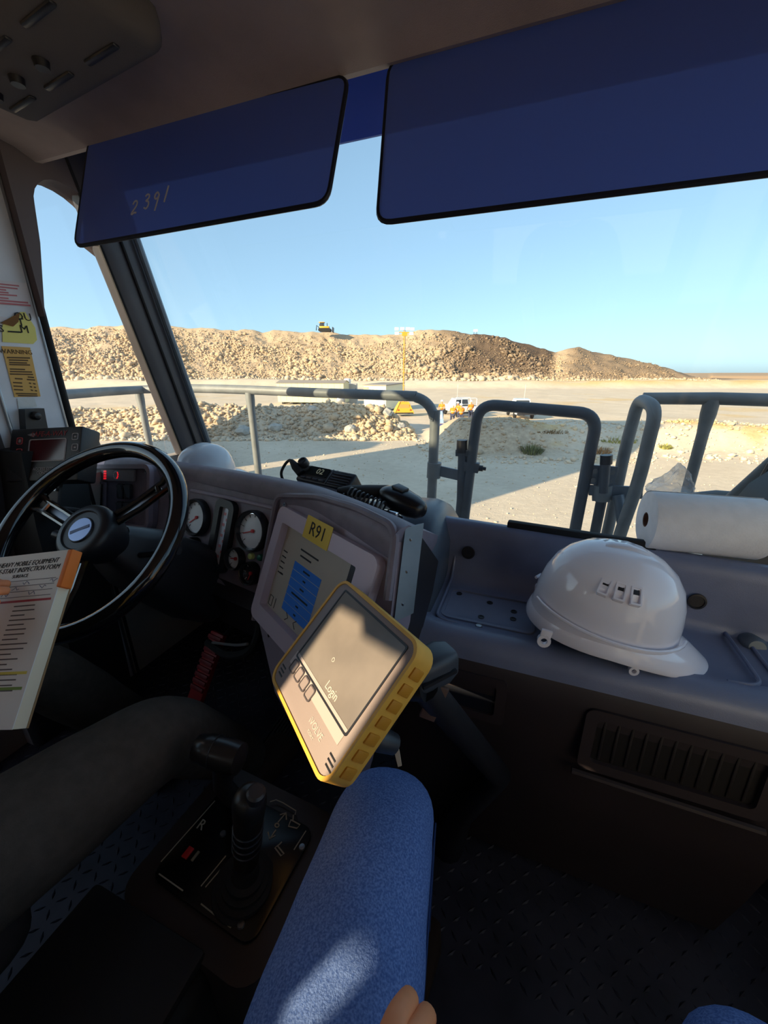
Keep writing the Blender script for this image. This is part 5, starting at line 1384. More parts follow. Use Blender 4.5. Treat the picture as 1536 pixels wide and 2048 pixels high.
# skyline of the waste dump: horizontal pixel -> height of crest
cpx = np.array([-400, -100, 100, 180, 260, 330, 400, 480, 560, 640, 700, 760, 810, 850, 900, 960, 1010, 1040, 1075, 1105, 1150, 1200, 1250, 1290, 1335, 1375, 1410, 1440, 1500], float)
cpy = np.array([668, 664, 661, 664, 658, 660, 664, 668, 669, 671, 674, 677, 671, 667, 671, 676, 683, 690, 701, 706, 697, 712, 720, 729, 738, 751, 764, 772, 790], float)
cs_ = (cpx - 768) / KH * TCR; cz_ = 1.2 + (745 - cpy) / KH * TCR
def height(x, y, fine=True):
    t = x * HX + y * HY; s = x * RX_ + y * RY_
    z = np.full_like(x, GZ) + fbm(x / 9, y / 9, 4, 3) * .5 * sstep(8, 25, t)
    # rubble windrow on the left
    crest_t = 30.2 + s * .02 + fbm(s / 6, s * 0 + 2.2, 3, 9) * 1.6
    along = sstep(2.6, -.8, s) * 1.0
    hb = (1.75 + fbm(s / 5, s * 0 + .5, 3, 21) * 1.2) * along
    d = t - crest_t
    prof = np.where(d < 0, np.clip(1 + d / 3.8, 0, 1), np.clip(1 - d / 4.5, 0, 1)); prof = prof * prof * (3 - 2 * prof) * .4 + prof * .6
    z = np.maximum(z, GZ + hb * prof + (fbm(x / .9, y / .9, 3, 5) * .55 if fine else 0) * np.minimum(1, prof * 3) * along)
    # bank on the right
    crest_t = 24.5 + fbm(s / 7, s * 0 + 5.2, 3, 31) * 2.0 - s * .05
    along = sstep(2.6, 5.2, s)
    hb = (1.25 + fbm(s / 4, s * 0 + 1.5, 3, 41) * .7) * along
    d = t - crest_t
    prof = np.where(d < 0, np.clip(1 + d / 3.6, 0, 1), np.clip(1 - (d - 2.5) / 5.0, 0, 1)); prof = prof * prof * (3 - 2 * prof)
    gull = (fbm(s / .9, t / 5, 3, 6) * .5) * prof * (1 - prof) * 4
    z = np.maximum(z, GZ + (hb * prof + gull * .5 * along))
    # low heap by the workers
    d2 = ((s - 2.8) / 5) ** 2 + ((t - 37) / 4) ** 2
    z = z + np.clip(1 - d2, 0, 1) * .0
    # bench at the foot of the dump
    bt = 118 + fbm(s / 40, s * 0, 2, 8) * 10
    z = z + sstep(bt - 8, bt + 2, t) * (2.0 + fbm(s / 14, t / 14, 3, 12) * 1.6) * sstep(190, 110, s)
    # the dump itself
    cz = np.interp(s * TCR / np.maximum(t, 60), cs_, cz_) 
    rough = (fbm(s / 7, t / 7, 4, 50) * 3.2 + fbm(s / 2.2, t / 2.2, 3, 70) * 1.5)
    foot = TCR - 30 + fbm(s / 30, s * 0 + 9, 2, 61) * 6
    f_ = np.clip((t - foot) / (TCR - foot), 0, 1)
    zd = GZ + 1.5 + (cz - GZ - 1.5) * np.where(f_ < 1, f_, 1) + rough * np.clip(f_ * 4, 0, 1) * np.clip((1.02 - f_) * 6, .18, 1) + (fbm(s / 5, s * 0 + 3, 3, 90) * 1.6) * sstep(.8, 1, f_)
    over = sstep(TCR + 60, TCR + 90, t)
    zd = zd * (1 - over) + (GZ - 4) * over
    mask = (t > foot) & (cz > GZ)
    z = np.where(mask, np.maximum(z * (1 - over) + zd * over, zd), z)
    # far plain falls away gently and is coloured orange
    far = sstep(150, 900, t) * 1.0
    z = z - far * 1.0
    return z
def rowset():
    a = list(np.geomspace(4, 21, 40)) + list(np.arange(21.3, 37, .22)) + list(np.geomspace(37.2, 118, 90)) + list(np.arange(118.8, 166, .55)) + list(np.geomspace(168, 260, 12)) + list(np.geomspace(300, 9000, 26))
    return np.array(a)
tr_ = rowset(); an = np.tan(np.radians(np.linspace(-56, 56, 620)))
TT, AA = np.meshgrid(tr_, an, indexing='ij')
S_ = TT * AA; X_ = S_ * RX_ + TT * HX; Y_ = S_ * RY_ + TT * HY
Zt = height(X_, Y_)
nr, nc = TT.shape
vv = np.stack([X_, Y_, Zt], -1).reshape(-1, 3)
idx = np.arange(nr * nc).reshape(nr, nc)
fc = np.stack([idx[:-1, :-1], idx[:-1, 1:], idx[1:, 1:], idx[1:, :-1]], -1).reshape(-1, 4)
def npmesh(name, verts, faces, m):
    me = bpy.data.meshes.new(name)
    me.vertices.add(len(verts)); me.vertices.foreach_set('co', verts.astype(np.float32).ravel())
    k = faces.shape[1]
    me.loops.add(faces.size); me.loops.foreach_set('vertex_index', faces.astype(np.int32).ravel())
    me.polygons.add(len(faces)); me.polygons.foreach_set('loop_start', np.arange(0, faces.size, k, dtype=np.int32))
    me.update(calc_edges=True); me.validate(); me.materials.append(m)
    o = bpy.data.objects.new(name, me); COL.objects.link(o); return o
# ground material: colour depends on where it is (soil, clay, rock, darker and orange patches)
def ground_material():
    m = bpy.data.materials.new('mine_soil'); m.use_nodes = True
    n, l = m.node_tree.nodes, m.node_tree.links; b = n['Principled BSDF']; b.inputs['Roughness'].default_value = .95; b.inputs['Specular IOR Level'].default_value = .1
    tc = n.new('ShaderNodeTexCoord')
    def noise(sc, det=5, rough=.6):
        t = n.new('ShaderNodeTexNoise'); t.inputs['Scale'].default_value = sc; t.inputs['Detail'].default_value = det; t.inputs['Roughness'].default_value = rough
        l.new(tc.outputs['Object'], t.inputs['Vector']); return t
    def ramp(src, stops):
        r = n.new('ShaderNodeValToRGB'); e = r.color_ramp.elements
        e[0].position, e[0].color = stops[0][0], (*lin(*stops[0][1]), 1); e[1].position, e[1].color = stops[-1][0], (*lin(*stops[-1][1]), 1)
        for p, c in stops[1:-1]: q = e.new(p); q.color = (*lin(*c), 1)
        l.new(src, r.inputs[0]); return r
    def mix(f, a, c):
        x = n.new('ShaderNodeMix'); x.data_type = 'RGBA'; l.new(f, x.inputs[0]); l.new(a, x.inputs[6]); l.new(c, x.inputs[7]); return x.outputs[2]
    def attr(nm):
        a = n.new('ShaderNodeAttribute'); a.attribute_name = nm; return a.outputs['Fac']
    n1 = noise(.35, 6); n2 = noise(3.0, 6, .7); n3 = noise(18, 4, .7)
    base = ramp(n1.outputs['Fac'], [(.3, (204, 186, 164)), (.5, (220, 202, 178)), (.7, (232, 215, 192))])
    fine = ramp(n2.outputs['Fac'], [(.3, (194, 176, 154)), (.7, (232, 215, 192))])
    half = n.new('ShaderNodeValue'); half.outputs[0].default_value = .45
    c = mix(half.outputs[0], base.outputs[0], fine.outputs[0])
    clay = ramp(n2.outputs['Fac'], [(.3, (206, 166, 112)), (.7, (232, 204, 150))])
    c = mix(attr('clay'), c, clay.outputs[0])
    rk = ramp(n2.outputs['Fac'], [(.3, (160, 140, 118)), (.5, (184, 162, 136)), (.7, (206, 184, 156))])
    c = mix(attr('rock'), c, rk.outputs[0])
    dark = ramp(n2.outputs['Fac'], [(.3, (72, 60, 52)), (.7, (110, 92, 78))])
    c = mix(attr('dark'), c, dark.outputs[0])
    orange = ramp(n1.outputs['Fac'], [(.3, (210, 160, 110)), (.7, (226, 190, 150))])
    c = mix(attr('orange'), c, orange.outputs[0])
    haze = n.new('ShaderNodeRGB'); haze.outputs[0].default_value = (*lin(196, 200, 200), 1)
    l.new(c, b.inputs['Base Color'])
    v = n.new('ShaderNodeTexVoronoi'); v.inputs['Scale'].default_value = 1.4; l.new(tc.outputs['Object'], v.inputs['Vector'])
    ad = n.new('ShaderNodeMath'); ad.operation = 'MULTIPLY_ADD'; ad.inputs[1].default_value = .35; l.new(n3.outputs['Fac'], ad.inputs[0]); l.new(n2.outputs['Fac'], ad.inputs[2])
    bp = n.new('ShaderNodeBump'); bp.inputs['Strength'].default_value = .3; bp.inputs['Distance'].default_value = .12
    l.new(ad.outputs[0], bp.inputs['Height']); l.new(bp.outputs[0], b.inputs['Normal'])
    return m
soil = ground_material()
gnd = npmesh('ground', vv, fc, soil)
gnd['kind'] = 'structure'
gnd.data.polygons.foreach_set('use_smooth', np.ones(len(fc), bool))
def setattr_(o, nm, vals):
    a = o.data.attributes.new(nm, 'FLOAT', 'POINT'); a.data.foreach_set('value', vals.astype(np.float32).ravel())
def clay_f(s, t):
    foot = TCR - 30
    a = sstep(.02, .14, fbm(s / 3, t / 3, 4, 101)) * sstep(6, 9, s) * sstep(18, 20, t) * sstep(34, 30, t) * .9
    b_ = sstep(112, 118, t) * sstep(132, 126, t) * sstep(30, 60, s) * (.5 + sstep(-.05, .1, fbm(s / 8, t / 5, 3, 103)) * .5)
    c_ = sstep(.05, .2, fbm(s / 6, t / 6, 3, 105)) * sstep(36, 40, t) * sstep(110, 60, t) * .6
    return np.clip(a + b_ + c_, 0, 1)
def rock_f(s, t):
    return np.clip(sstep(124, 132, t) * sstep(230, 200, t) + sstep(25.5, 27, t) * sstep(35, 33, t) * sstep(2.8, .5, s) * .55 + sstep(19.5, 21, t) * sstep(31, 27, t) * sstep(3, 5, s) * sstep(11, 7.5, s) * .85, 0, 1)
def dark_f(s, t):
    px_ = 768 + s / np.maximum(t, 1) * KH
    return np.clip(sstep(840, 940, px_ + fbm(s / 6, t / 6, 3, 111) * 90) * sstep(1115, 1095, px_) * sstep(128, 136, t + s * .0) * .95 + sstep(1110, 1150, px_) * sstep(127, 133, t) * .62, 0, 1) * sstep(120, 130, t)
setattr_(gnd, 'clay', clay_f(S_, TT)); setattr_(gnd, 'dark', dark_f(S_, TT)); setattr_(gnd, 'rock', rock_f(S_, TT))
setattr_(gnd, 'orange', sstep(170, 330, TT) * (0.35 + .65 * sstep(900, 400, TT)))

# the rest of the pad, all round and under the truck
ang2 = np.radians(np.linspace(56, 304, 125)); rad2 = np.concatenate([np.geomspace(3, 60, 26), np.geomspace(75, 9000, 14)])
A2, R2 = np.meshgrid(ang2, rad2); tt2 = R2 * np.cos(A2); ss2 = R2 * np.sin(A2)
X2, Y2 = ss2 * RX_ + tt2 * HX, ss2 * RY_ + tt2 * HY
Z2 = np.full_like(X2, GZ) + fbm(X2 / 9, Y2 / 9, 4, 3) * .3 - .02
i2 = np.arange(X2.size).reshape(X2.shape); f2 = np.stack([i2[:-1, :-1], i2[:-1, 1:], i2[1:, 1:], i2[1:, :-1]], -1).reshape(-1, 4)
pad2 = npmesh('ground_pad', np.stack([X2, Y2, Z2], -1).reshape(-1, 3), f2, soil); pad2['kind'] = 'structure'
q5 = np.array([(-12, -12, GZ - .06), (12, -12, GZ - .06), (12, 9, GZ - .06), (-12, 9, GZ - .06)], float)
pad3 = npmesh('ground_hardstand', q5, np.array([[0, 1, 2, 3]]), soil); pad3['kind'] = 'structure'

# loose rubble: thousands of angular stones joined as stuff
def rocks(name, s, t, size, attrs, sink=.25):
    n = len(s)
    base = np.array([(1, 0, 0), (-1, 0, 0), (0, 1, 0), (0, -1, 0), (0, 0, 1), (0, 0, -1), (.6, .6, .55), (-.6, .55, .5), (-.55, -.6, .6), (.6, -.55, .5)], float)
    tri = np.array([(4, 6, 7), (4, 7, 8), (4, 8, 9), (4, 9, 6), (0, 2, 6), (2, 7, 6), (2, 1, 7), (1, 8, 7), (1, 3, 8), (3, 9, 8), (3, 0, 9), (0, 6, 9), (5, 2, 0), (5, 1, 2), (5, 3, 1), (5, 0, 3)])
    x = s * RX_ + t * HX; y = s * RY_ + t * HY; z = height(x, y)
    sc = size[:, None] * RNG.uniform(.55, 1.25, (n, 3)) * np.array([1, 1, .8])
    v = base[None] * sc[:, None, :] * RNG.uniform(.75, 1.2, (n, 10, 1))
    ang = RNG.uniform(0, 2 * PI, n); tl = RNG.uniform(-.6, .6, n)
    ca, sa = np.cos(ang)[:, None], np.sin(ang)[:, None]; ct, st = np.cos(tl)[:, None], np.sin(tl)[:, None]
    vx, vy, vz = v[..., 0], v[..., 1] * ct - v[..., 2] * st, v[..., 1] * st + v[..., 2] * ct
    v = np.stack([vx * ca - vy * sa + x[:, None], vx * sa + vy * ca + y[:, None], vz + z[:, None] + (size * sink)[:, None]], -1).reshape(-1, 3)
    f = (tri[None] + (np.arange(n) * 10)[:, None, None]).reshape(-1, 3)
    o = npmesh(name, v, f, soil); o['kind'] = 'stuff'
    attrs.setdefault('rock', rock_f(s, t))
    for k, a in attrs.items(): setattr_(o, k, np.repeat(a, 10))
    return o
def stuff(o, label, cat): o['label'] = label; o['category'] = cat; return o
n = 9000
s = RNG.uniform(-34, 2.2, n); t = 30.2 + s * .02 + RNG.uniform(-4.6, 1.2, n)
sz = RNG.gamma(1.7, .04, n) + .04
right = sstep(-7, -1, s); keep = (sz > .12) | (RNG.uniform(0, 1, n) < .35 + .65 * right)
s, t, sz = s[keep], t[keep], sz[keep] * (1 + .25 * right[keep])
stuff(rocks('rubble', s, t, np.minimum(sz, .42), {'clay': sstep(-5, -1, s) * .45, 'dark': s * 0, 'orange': s * 0}), 'pale broken rubble covering the windrow left of the road', 'rubble')
n = 34000
s = RNG.uniform(-165, 105, n); f_ = RNG.beta(1.25, 1.5, n); t = TCR - 31 + f_ * 30
px_ = 768 + s / t * KH
sz = (RNG.gamma(1.7, .12, n) + .12) * (1.5 - f_ * .9) * (.45 + .75 * np.clip(vnoise(s / 9, t / 5, 77) * 1.6 - .2, 0, 1)) * np.where(px_ > 1120, .55, 1)
stuff(rocks('rubble', s, t, np.minimum(sz, 1.5), {'clay': s * 0, 'dark': dark_f(s, t) * RNG.uniform(.5, 1, n), 'orange': s * 0}), 'coarse broken rock covering the face of the waste dump', 'rubble')
n = 1600
s = RNG.uniform(2.0, 26, n); t = 24.5 - s * .05 + RNG.uniform(-5.5, 1.5, n); sz = RNG.gamma(1.6, .03, n) + .03
stuff(rocks('rubble', s, t, np.minimum(sz, .25), {'clay': clay_f(s, t), 'dark': s * 0, 'orange': s * 0}), 'small stones strewn over the sandy bank right of the road', 'rubble')
n = 2500
s = RNG.uniform(-16, 14, n); t = RNG.uniform(9, 27, n); sz = RNG.gamma(1.2, .012, n) + .012
stuff(rocks('gravel', s, t, np.minimum(sz, .1), {'clay': s * 0, 'dark': s * 0, 'orange': s * 0}), 'gravel scattered over the haul road', 'gravel')
# a few single boulders that can be picked out
BL = [((-3.05 - 6.6), 27.0, .50, 'pale block at the left foot of the rubble windrow'), (-7.6, 27.6, .42, 'cluster block low on the rubble windrow behind the handrail post'), (-5.3, 29.6, .40, 'grey block near the windrow crest'), (-2.3, 27.3, .38, 'grey block at the foot of the windrow above the radio'), (.2, 29.5, .42, 'lit block on the right shoulder of the windrow'), (1.2, 28.6, .38, 'lit block at the right end of the windrow')]
for s0, t0, r0, lb in BL:
    bm = NB(); bmesh.ops.create_icosphere(bm, subdivisions=2, radius=r0)
    for v_ in bm.verts:
        k = 1 + random.uniform(-.22, .18); v_.co = V(v_.co.x * k * 1.2, v_.co.y * k, v_.co.z * k * .8)
    x, y = s0 * RX_ + t0 * HX, s0 * RY_ + t0 * HY; z = float(height(np.array([x]), np.array([y]))[0])
    bm.transform(T(x, y, z + r0 * .35) @ RZ(random.uniform(0, 6)))
    solo('boulder', bm, mat('boulder_grey', (176, 172, 164), .95, var=.12, vscale=3, bump=.5, bscale=6), lb, 'boulder', 'boulders in the windrow', smooth=0, org=V(x, y, z))
# scrub on the bank
def gpt(x, y, z=None):
    """ground point seen at a pixel (march along the view ray)"""
    d = ray(x, y); 
    for k in range(1, 3000):
        p = CAM + d * (3 + k * .06 * (1 + k / 400))
        if p.z < float(height(np.array([p.x]), np.array([p.y]), False)[0]): return p
    return p
random.seed(11)
for (x, y, r0, hh, c, lb) in ((1062, 905, .55, .75, (110, 112, 70), 'round olive bush on the grey bank below the gate'), (1330, 895, .3, .35, (150, 150, 84), 'small green tuft on the sandy bank right of the hoop'), (1232, 880, 1.1, .35, (150, 142, 90), 'low patch of dry green scrub behind the gate hinge'), (1200, 905, .5, .5, (158, 120, 78), 'dry brown brush beside the gate post'), (1100, 862, 1.0, .22, (128, 104, 70), 'flat brown scrub on the bank crest')):
    p = gpt(x, y); bm = NB()
    for k in range(260):
        a = random.uniform(0, 2 * PI); r = r0 * math.sqrt(random.random()); q = p + V(r * math.cos(a), r * math.sin(a), -.05)
        d = V(math.cos(a) * .5 + random.uniform(-.4, .4), math.sin(a) * .5 + random.uniform(-.4, .4), 1).normalized(); L = hh * random.uniform(.5, 1) * (1.1 - .5 * r / r0); w = V(-d.y, d.x, 0).normalized() * .03
        bm.faces.new([bm.verts.new(k_) for k_ in (q - w, q + w, q + d * L * .6 + w * .8, q + d * L)])
    o = solo('bush', bm, mat('scrub_%d' % c[0], c, .9, var=.25, vscale=6), lb, 'bush', smooth=0, org=p)
# =================================================================== SITE: sheds, light tower, vehicles, crew, dozer
def gp_at(x, t):
    """world point on the pad at horizontal pixel x and heading distance t"""
    s = (x - 768) / KH * t; X = s * RX_ + t * HX; Y = s * RY_ + t * HY
    return V(X, Y, float(height(np.array([X]), np.array([Y]))[0]))
cream_m = mat('shed_cream', (228, 214, 168), .7); wht_m = mat('shed_white', (222, 222, 220), .7); roof_m = mat('shed_roof', (150, 140, 130), .6)
winm = mat('dark_glass', (60, 64, 70), .15); pad_y = mat('plant_yellow', (222, 164, 50), .55)
# long cream crib hut
p0, p1 = gp_at(551, 56.0), gp_at(686, 54.5); p0.z = p1.z = GZ + .1
hut = thing('site_hut', 'long cream site hut beyond the handrail', 'hut', p0.lerp(p1, .5))
Mh_ = fr(p0, p1 - p0, V(0, 0, 1).cross(p1 - p0)); Lh = (p1 - p0).length; Hh = 2.75; Dh = 3.0
bm = NB(); ringsloft(bm, [[Mh_ @ V(x, y, z) for y, z in ((0, .25), (Dh, .25), (Dh, Hh), (Dh / 2, Hh + .3), (0, Hh))] for x in (0, Lh)]); part('wall', bm, cream_m, hut, 0)
bm = NB(); ringsloft(bm, [[Mh_ @ V(x, y, z) for y, z in ((-.12, Hh), (Dh / 2, Hh + .38), (Dh + .12, Hh), (Dh / 2, Hh + .30))] for x in (-.1, Lh + .1)]); part('roof', bm, roof_m, hut, 0)
for u, w in ((.23, .9), (.76, .95)):
    bm = NB(); box(bm, (Lh * u, -.02, 1.7), (w, .06, .85), Mh_); f_ = part('window', bm, wht_m, hut)
    bm = NB(); box(bm, (Lh * u, -.045, 1.7), (w - .14, .03, .7), Mh_); part('pane', bm, winm, f_)
bm = NB(); box(bm, (Lh * .90, -.15, 1.75), (.7, .3, .55), Mh_, bev=.03); part('air_conditioner', bm, wht_m, hut)
for k in range(11):
    bm = NB(); box(bm, (Lh * (k + .5) / 11, -.006, 1.5), (.03, .012, 2.4), Mh_); part('panel_joint', bm, mat('joint_cream', (200, 186, 142), .7), hut)
for k in range(7):
    bm = NB(); box(bm, (Lh * (k + .5) / 7, Dh / 2, .12), (.25, Dh, .26), Mh_); part('skid', bm, rubber_m, hut)
bm = NB(); box(bm, (Lh * .97, -.4, .5), (.9, .8, .9), Mh_, bev=.05); part('steps', bm, steel_m, hut)
# water tank and white end unit between the huts
pt_ = gp_at(700, 59); pt_.z = GZ
bx_ = thing('storage_cabin', 'grey storage cabin with a round tank on its roof', 'cabin', pt_)
bm = NB(); box(bm, (0, 0, 1.35), (1.9, 2.2, 2.7), T(*pt_) @ RZ(YAW)); part('wall', bm, mat('cabin_grey', (176, 174, 170), .7), bx_)
bm = NB(); lathe(bm, [(.01, 2.7), (.45, 2.7), (.5, 2.9), (.5, 3.25), (.35, 3.4), (.01, 3.42)], T(*pt_) @ T(-.45, 0, 0), 20); part('tank', bm, wht_m, bx_)
bm = NB(); box(bm, (.35, -1.12, 1.75), (.18, .06, .9), T(*pt_) @ RZ(YAW) @ RY(.25)); box(bm, (.05, -1.12, 1.6), (.14, .06, .8), T(*pt_) @ RZ(YAW) @ RY(-.2)); part('logo_panel', bm, winm, bx_)
# small white shed
q0, q1 = gp_at(727, 47.5), gp_at(772, 46.0); q0.z = q1.z = GZ + .05
shd = thing('white_shed', 'small white shed with a shaded end wall beside the light tower', 'shed', q0.lerp(q1, .5))
Ms_ = fr(q0, q1 - q0, V(0, 0, 1).cross(q1 - q0)); Ls = (q1 - q0).length; Ds = 4.2; Hs = 2.75
Ms_ = Ms_ @ Matrix.Shear('XZ', 4, (0, 0)) if False else Ms_
bm = NB(); ringsloft(bm, [[Ms_ @ V(x, y, z) for y, z in ((0, .12), (Ds, .12), (Ds, Hs + .15), (0, Hs))] for x in (0, Ls)]); part('wall', bm, mat('shed_pale', (232, 226, 196), .7), shd, 0)
bm = NB(); ringsloft(bm, [[Ms_ @ V(x, y, z) for y, z in ((-.15, Hs), (Ds + .15, Hs + .16), (Ds + .15, Hs + .26), (-.15, Hs + .1))] for x in (-.1, Ls + .12)]); part('roof', bm, roof_m, shd, 0)
bm = NB(); box(bm, (Ls * .80, -.03, 1.3), (.85, .06, 2.1), Ms_); dr = part('door', bm, wht_m, shd)
bm = NB(); box(bm, (Ls * .80 + .3, -.08, 1.25), (.06, .05, .2), Ms_); part('handle', bm, steel_m, dr)
for k in range(6):
    bm = NB(); box(bm, (Ls * (k + .5) / 6, -.006, 1.4), (.03, .012, 2.4), Ms_); part('panel_joint', bm, mat('joint_pale', (206, 200, 170), .7), shd)
bm = NB(); box(bm, (Ls + .02, Ds * .55, 1.75), (.05, .5, .5), Ms_); part('window', bm, winm, shd)
bm = NB(); box(bm, (Ls * .10, -.03, 2.45), (.7, .05, .2), Ms_); part('sign_plate', bm, mat('faded_red_sign', (206, 150, 130), .7), shd)
# light tower
lp = gp_at(808, 41.0); lp.z = GZ + .12
tow = thing('light_tower', 'yellow mobile light tower with six white floodlights', 'light tower', lp)
Ml_ = T(*lp) @ RZ(YAW + .1)
bm = NB(); ringsloft(bm, [[Ml_ @ V(x * w, y * d_, z) for x, y in ((-1, -1), (1, -1), (1, 1), (-1, 1))] for w, d_, z in ((.95, .7, .28), (.88, .66, .5), (.45, .5, 1.25), (.42, .48, 1.3))]); part('housing', bm, pad_y, tow, 0)
bm = NB(); box(bm, (0, 0, .22), (1.9, 1.4, .12), Ml_); part('base_frame', bm, rubber_m, tow)
bm = NB(); box(bm, (0, -.60, .80), (1.0, .03, .55), Ml_ @ RX(-.0)); part('side_door', bm, mat('panel_orange', (206, 150, 84), .6), tow)
for sx_ in (-1, 1):
    bm = NB(); tube(bm, [Ml_ @ V(sx_ * .98, -.72, .2), Ml_ @ V(sx_ * .43, -.52, 1.32)], .04, 6); part('corner_bar', bm, pad_y, tow)
    bm = NB(); lathe(bm, [(.001, -.09), (.26, -.09), (.28, .0), (.26, .09), (.001, .09)], Ml_ @ fr((sx_ * .7, .75, .28), (0, 0, 1), (0, 1, 0)), 18); part('wheel', bm, rubber_m, tow)
    bm = NB(); prism(bm, [(sx_ * .62 - .09, .48), (sx_ * .62 + .09, .48), (sx_ * .62, .64)], -.02, .02, Ml_ @ fr((0, -.70, 0), (1, 0, 0), (0, 0, 1))); part('reflector', bm, mat('reflector_red', (190, 60, 50), .4), tow)
zt = 1.2 + (745 - 668) / KH * 41 - lp.z
for x, w in ((-.05, .036), (.07, .022)):
    bm = NB(); box(bm, (x, 0, (zt + 1.2) / 2), (w * 2, w * 2, zt - 1.2), Ml_); part('mast_tube', bm, pad_y if w > .03 else mat('mast_dark', (120, 92, 50), .6), tow)
for k in range(5):
    bm = NB(); box(bm, (.0, 0, 1.6 + k * 1.25), (.22, .12, .06), Ml_); part('mast_band', bm, pad_y, tow)
bm = NB(); box(bm, (0, 0, zt - .18), (1.9, .06, .08), Ml_); box(bm, (0, 0, zt - .35), (.5, .1, .3), Ml_); part('cross_bar', bm, pad_y, tow)
lampw = mat('lamp_white', (244, 246, 246), .3)
for x, z in ((-.78, .10), (-.24, .12), (.30, .12), (.74, .10), (-.74, -.30), (.66, -.30)):
    bm = NB(); box(bm, (x, -.05, zt + z), (.40, .14, .27), Ml_, bev=.03); h_ = part('floodlight', bm, lampw, tow)
    bm = NB(); box(bm, (x, -.13, zt + z), (.33, .02, .2), Ml_); part('lens', bm, mat('lamp_lens', (250, 252, 252), .15), h_)
# vehicles
def ute(name, label, loc, rz, rack=False, tape=False):
    rt = thing(name, label, 'ute', loc); M_ = T(*loc) @ RZ(rz)
    bw = mat('ute_white', (228, 230, 232), .25, coat=.4)
    bm = NB(); rings = []
    for y, z0, z1, w in ((-2.55, .55, 1.05, .85), (-2.5, .45, 1.12, .9), (.35, .45, 1.10, .92), (.6, .45, 1.10, .92), (2.1, .5, 1.05, .88), (2.5, .55, .9, .78)):
        rings.append([M_ @ V(x * w, y, z) for x, z in ((-1, z0), (-1, z1 - .08), (-.93, z1), (.93, z1), (1, z1 - .08), (1, z0))])
    ringsloft(bm, rings); part('body', bm, bw, rt, 30)
    bm = NB(); rings = []
    for y, z, w in ((-.75, 1.08, .86), (-.55, 1.72, .70), (.35, 1.75, .70), (1.0, 1.08, .86)):
        rings.append([M_ @ V(-w, y, 1.05), M_ @ V(-w * .97, y, z), M_ @ V(w * .97, y, z), M_ @ V(w, y, 1.05)])
    ringsloft(bm, rings); part('cab', bm, bw, rt, 30)
    bm = NB(); q_ = [M_ @ V(*k) for k in ((-.66, -.71, 1.2), (.66, -.71, 1.2), (.60, -.60, 1.62), (-.60, -.60, 1.62))]; ringsloft(bm, [q_, [p + (M_.to_3x3() @ V(0, -.03, 0)) for p in q_]]); part('rear_window', bm, winm, rt)
    bm = NB(); q_ = [M_ @ V(*k) for k in ((-.74, .92, 1.15), (.74, .92, 1.15), (.64, .42, 1.70), (-.64, .42, 1.70))]; ringsloft(bm, [q_, [p + (M_.to_3x3() @ V(0, .03, .02)) for p in q_]]); part('windscreen', bm, winm, rt)
    bm = NB(); box(bm, (0, -1.6, 1.0), (1.6, 1.6, .3), M_); part('tub_liner', bm, black_m, rt)
    for x in (-.8, .8):
        for y in (-1.5, 1.6):
            bm = NB(); lathe(bm, [(.01, -.12), (.3, -.12), (.36, -.08), (.36, .08), (.3, .12), (.01, .12)], M_ @ fr((x, y, .36), (0, 1, 0), (0, 0, 1)), 20); part('wheel', bm, rubber_m, rt)
        bm = NB(); box(bm, (x * .98, -2.55, .88), (.16, .06, .3), M_); part('tail_light', bm, mat('tail_red', (170, 30, 34), .3), rt)
        bm = NB(); box(bm, (x * .9, 2.42, .82), (.24, .14, .14), M_); part('head_light', bm, lampw, rt)
    bm = NB(); box(bm, (0, -2.62, .52), (1.7, .14, .16), M_); part('bumper', bm, black_m, rt)
    bm = NB(); box(bm, (-.25, -2.6, .78), (.4, .04, .14), M_); part('number_plate', bm, mat('plate_pale', (206, 200, 170), .5), rt)
    bm = NB(); tube(bm, [M_ @ V(.8, 2.3, 1.0), M_ @ V(.8, 2.3, 3.0)], .015, 5); part('antenna', bm, paper_m, rt)
    if tape:
        bm = NB()
        for k in range(6): box(bm, (-.75 + k * .3, -2.585, 1.02), (.15, .03, .13), M_)
        part('red_stripes', bm, mat('stripe_red', (214, 110, 110), .5), rt)
    if rack:
        for y in (-.9, -2.3):
            bm = NB(); tube(bm, fillet([M_ @ V(-.8, y, 1.05), M_ @ V(-.8, y, 1.85), M_ @ V(.8, y, 1.85), M_ @ V(.8, y, 1.05)], .15, 4), .04, 8); part('rack_hoop', bm, bw, rt)
    return rt
ua = gp_at(1049, 39.5); ute('work_ute', 'white ute with red rear stripes parked past the gate', ua, YAW - .10, tape=True)
ub = gp_at(922, 41.5); ute('work_ute', 'white ute with a rack parked behind the orange crew', ub, YAW + .25, rack=True)
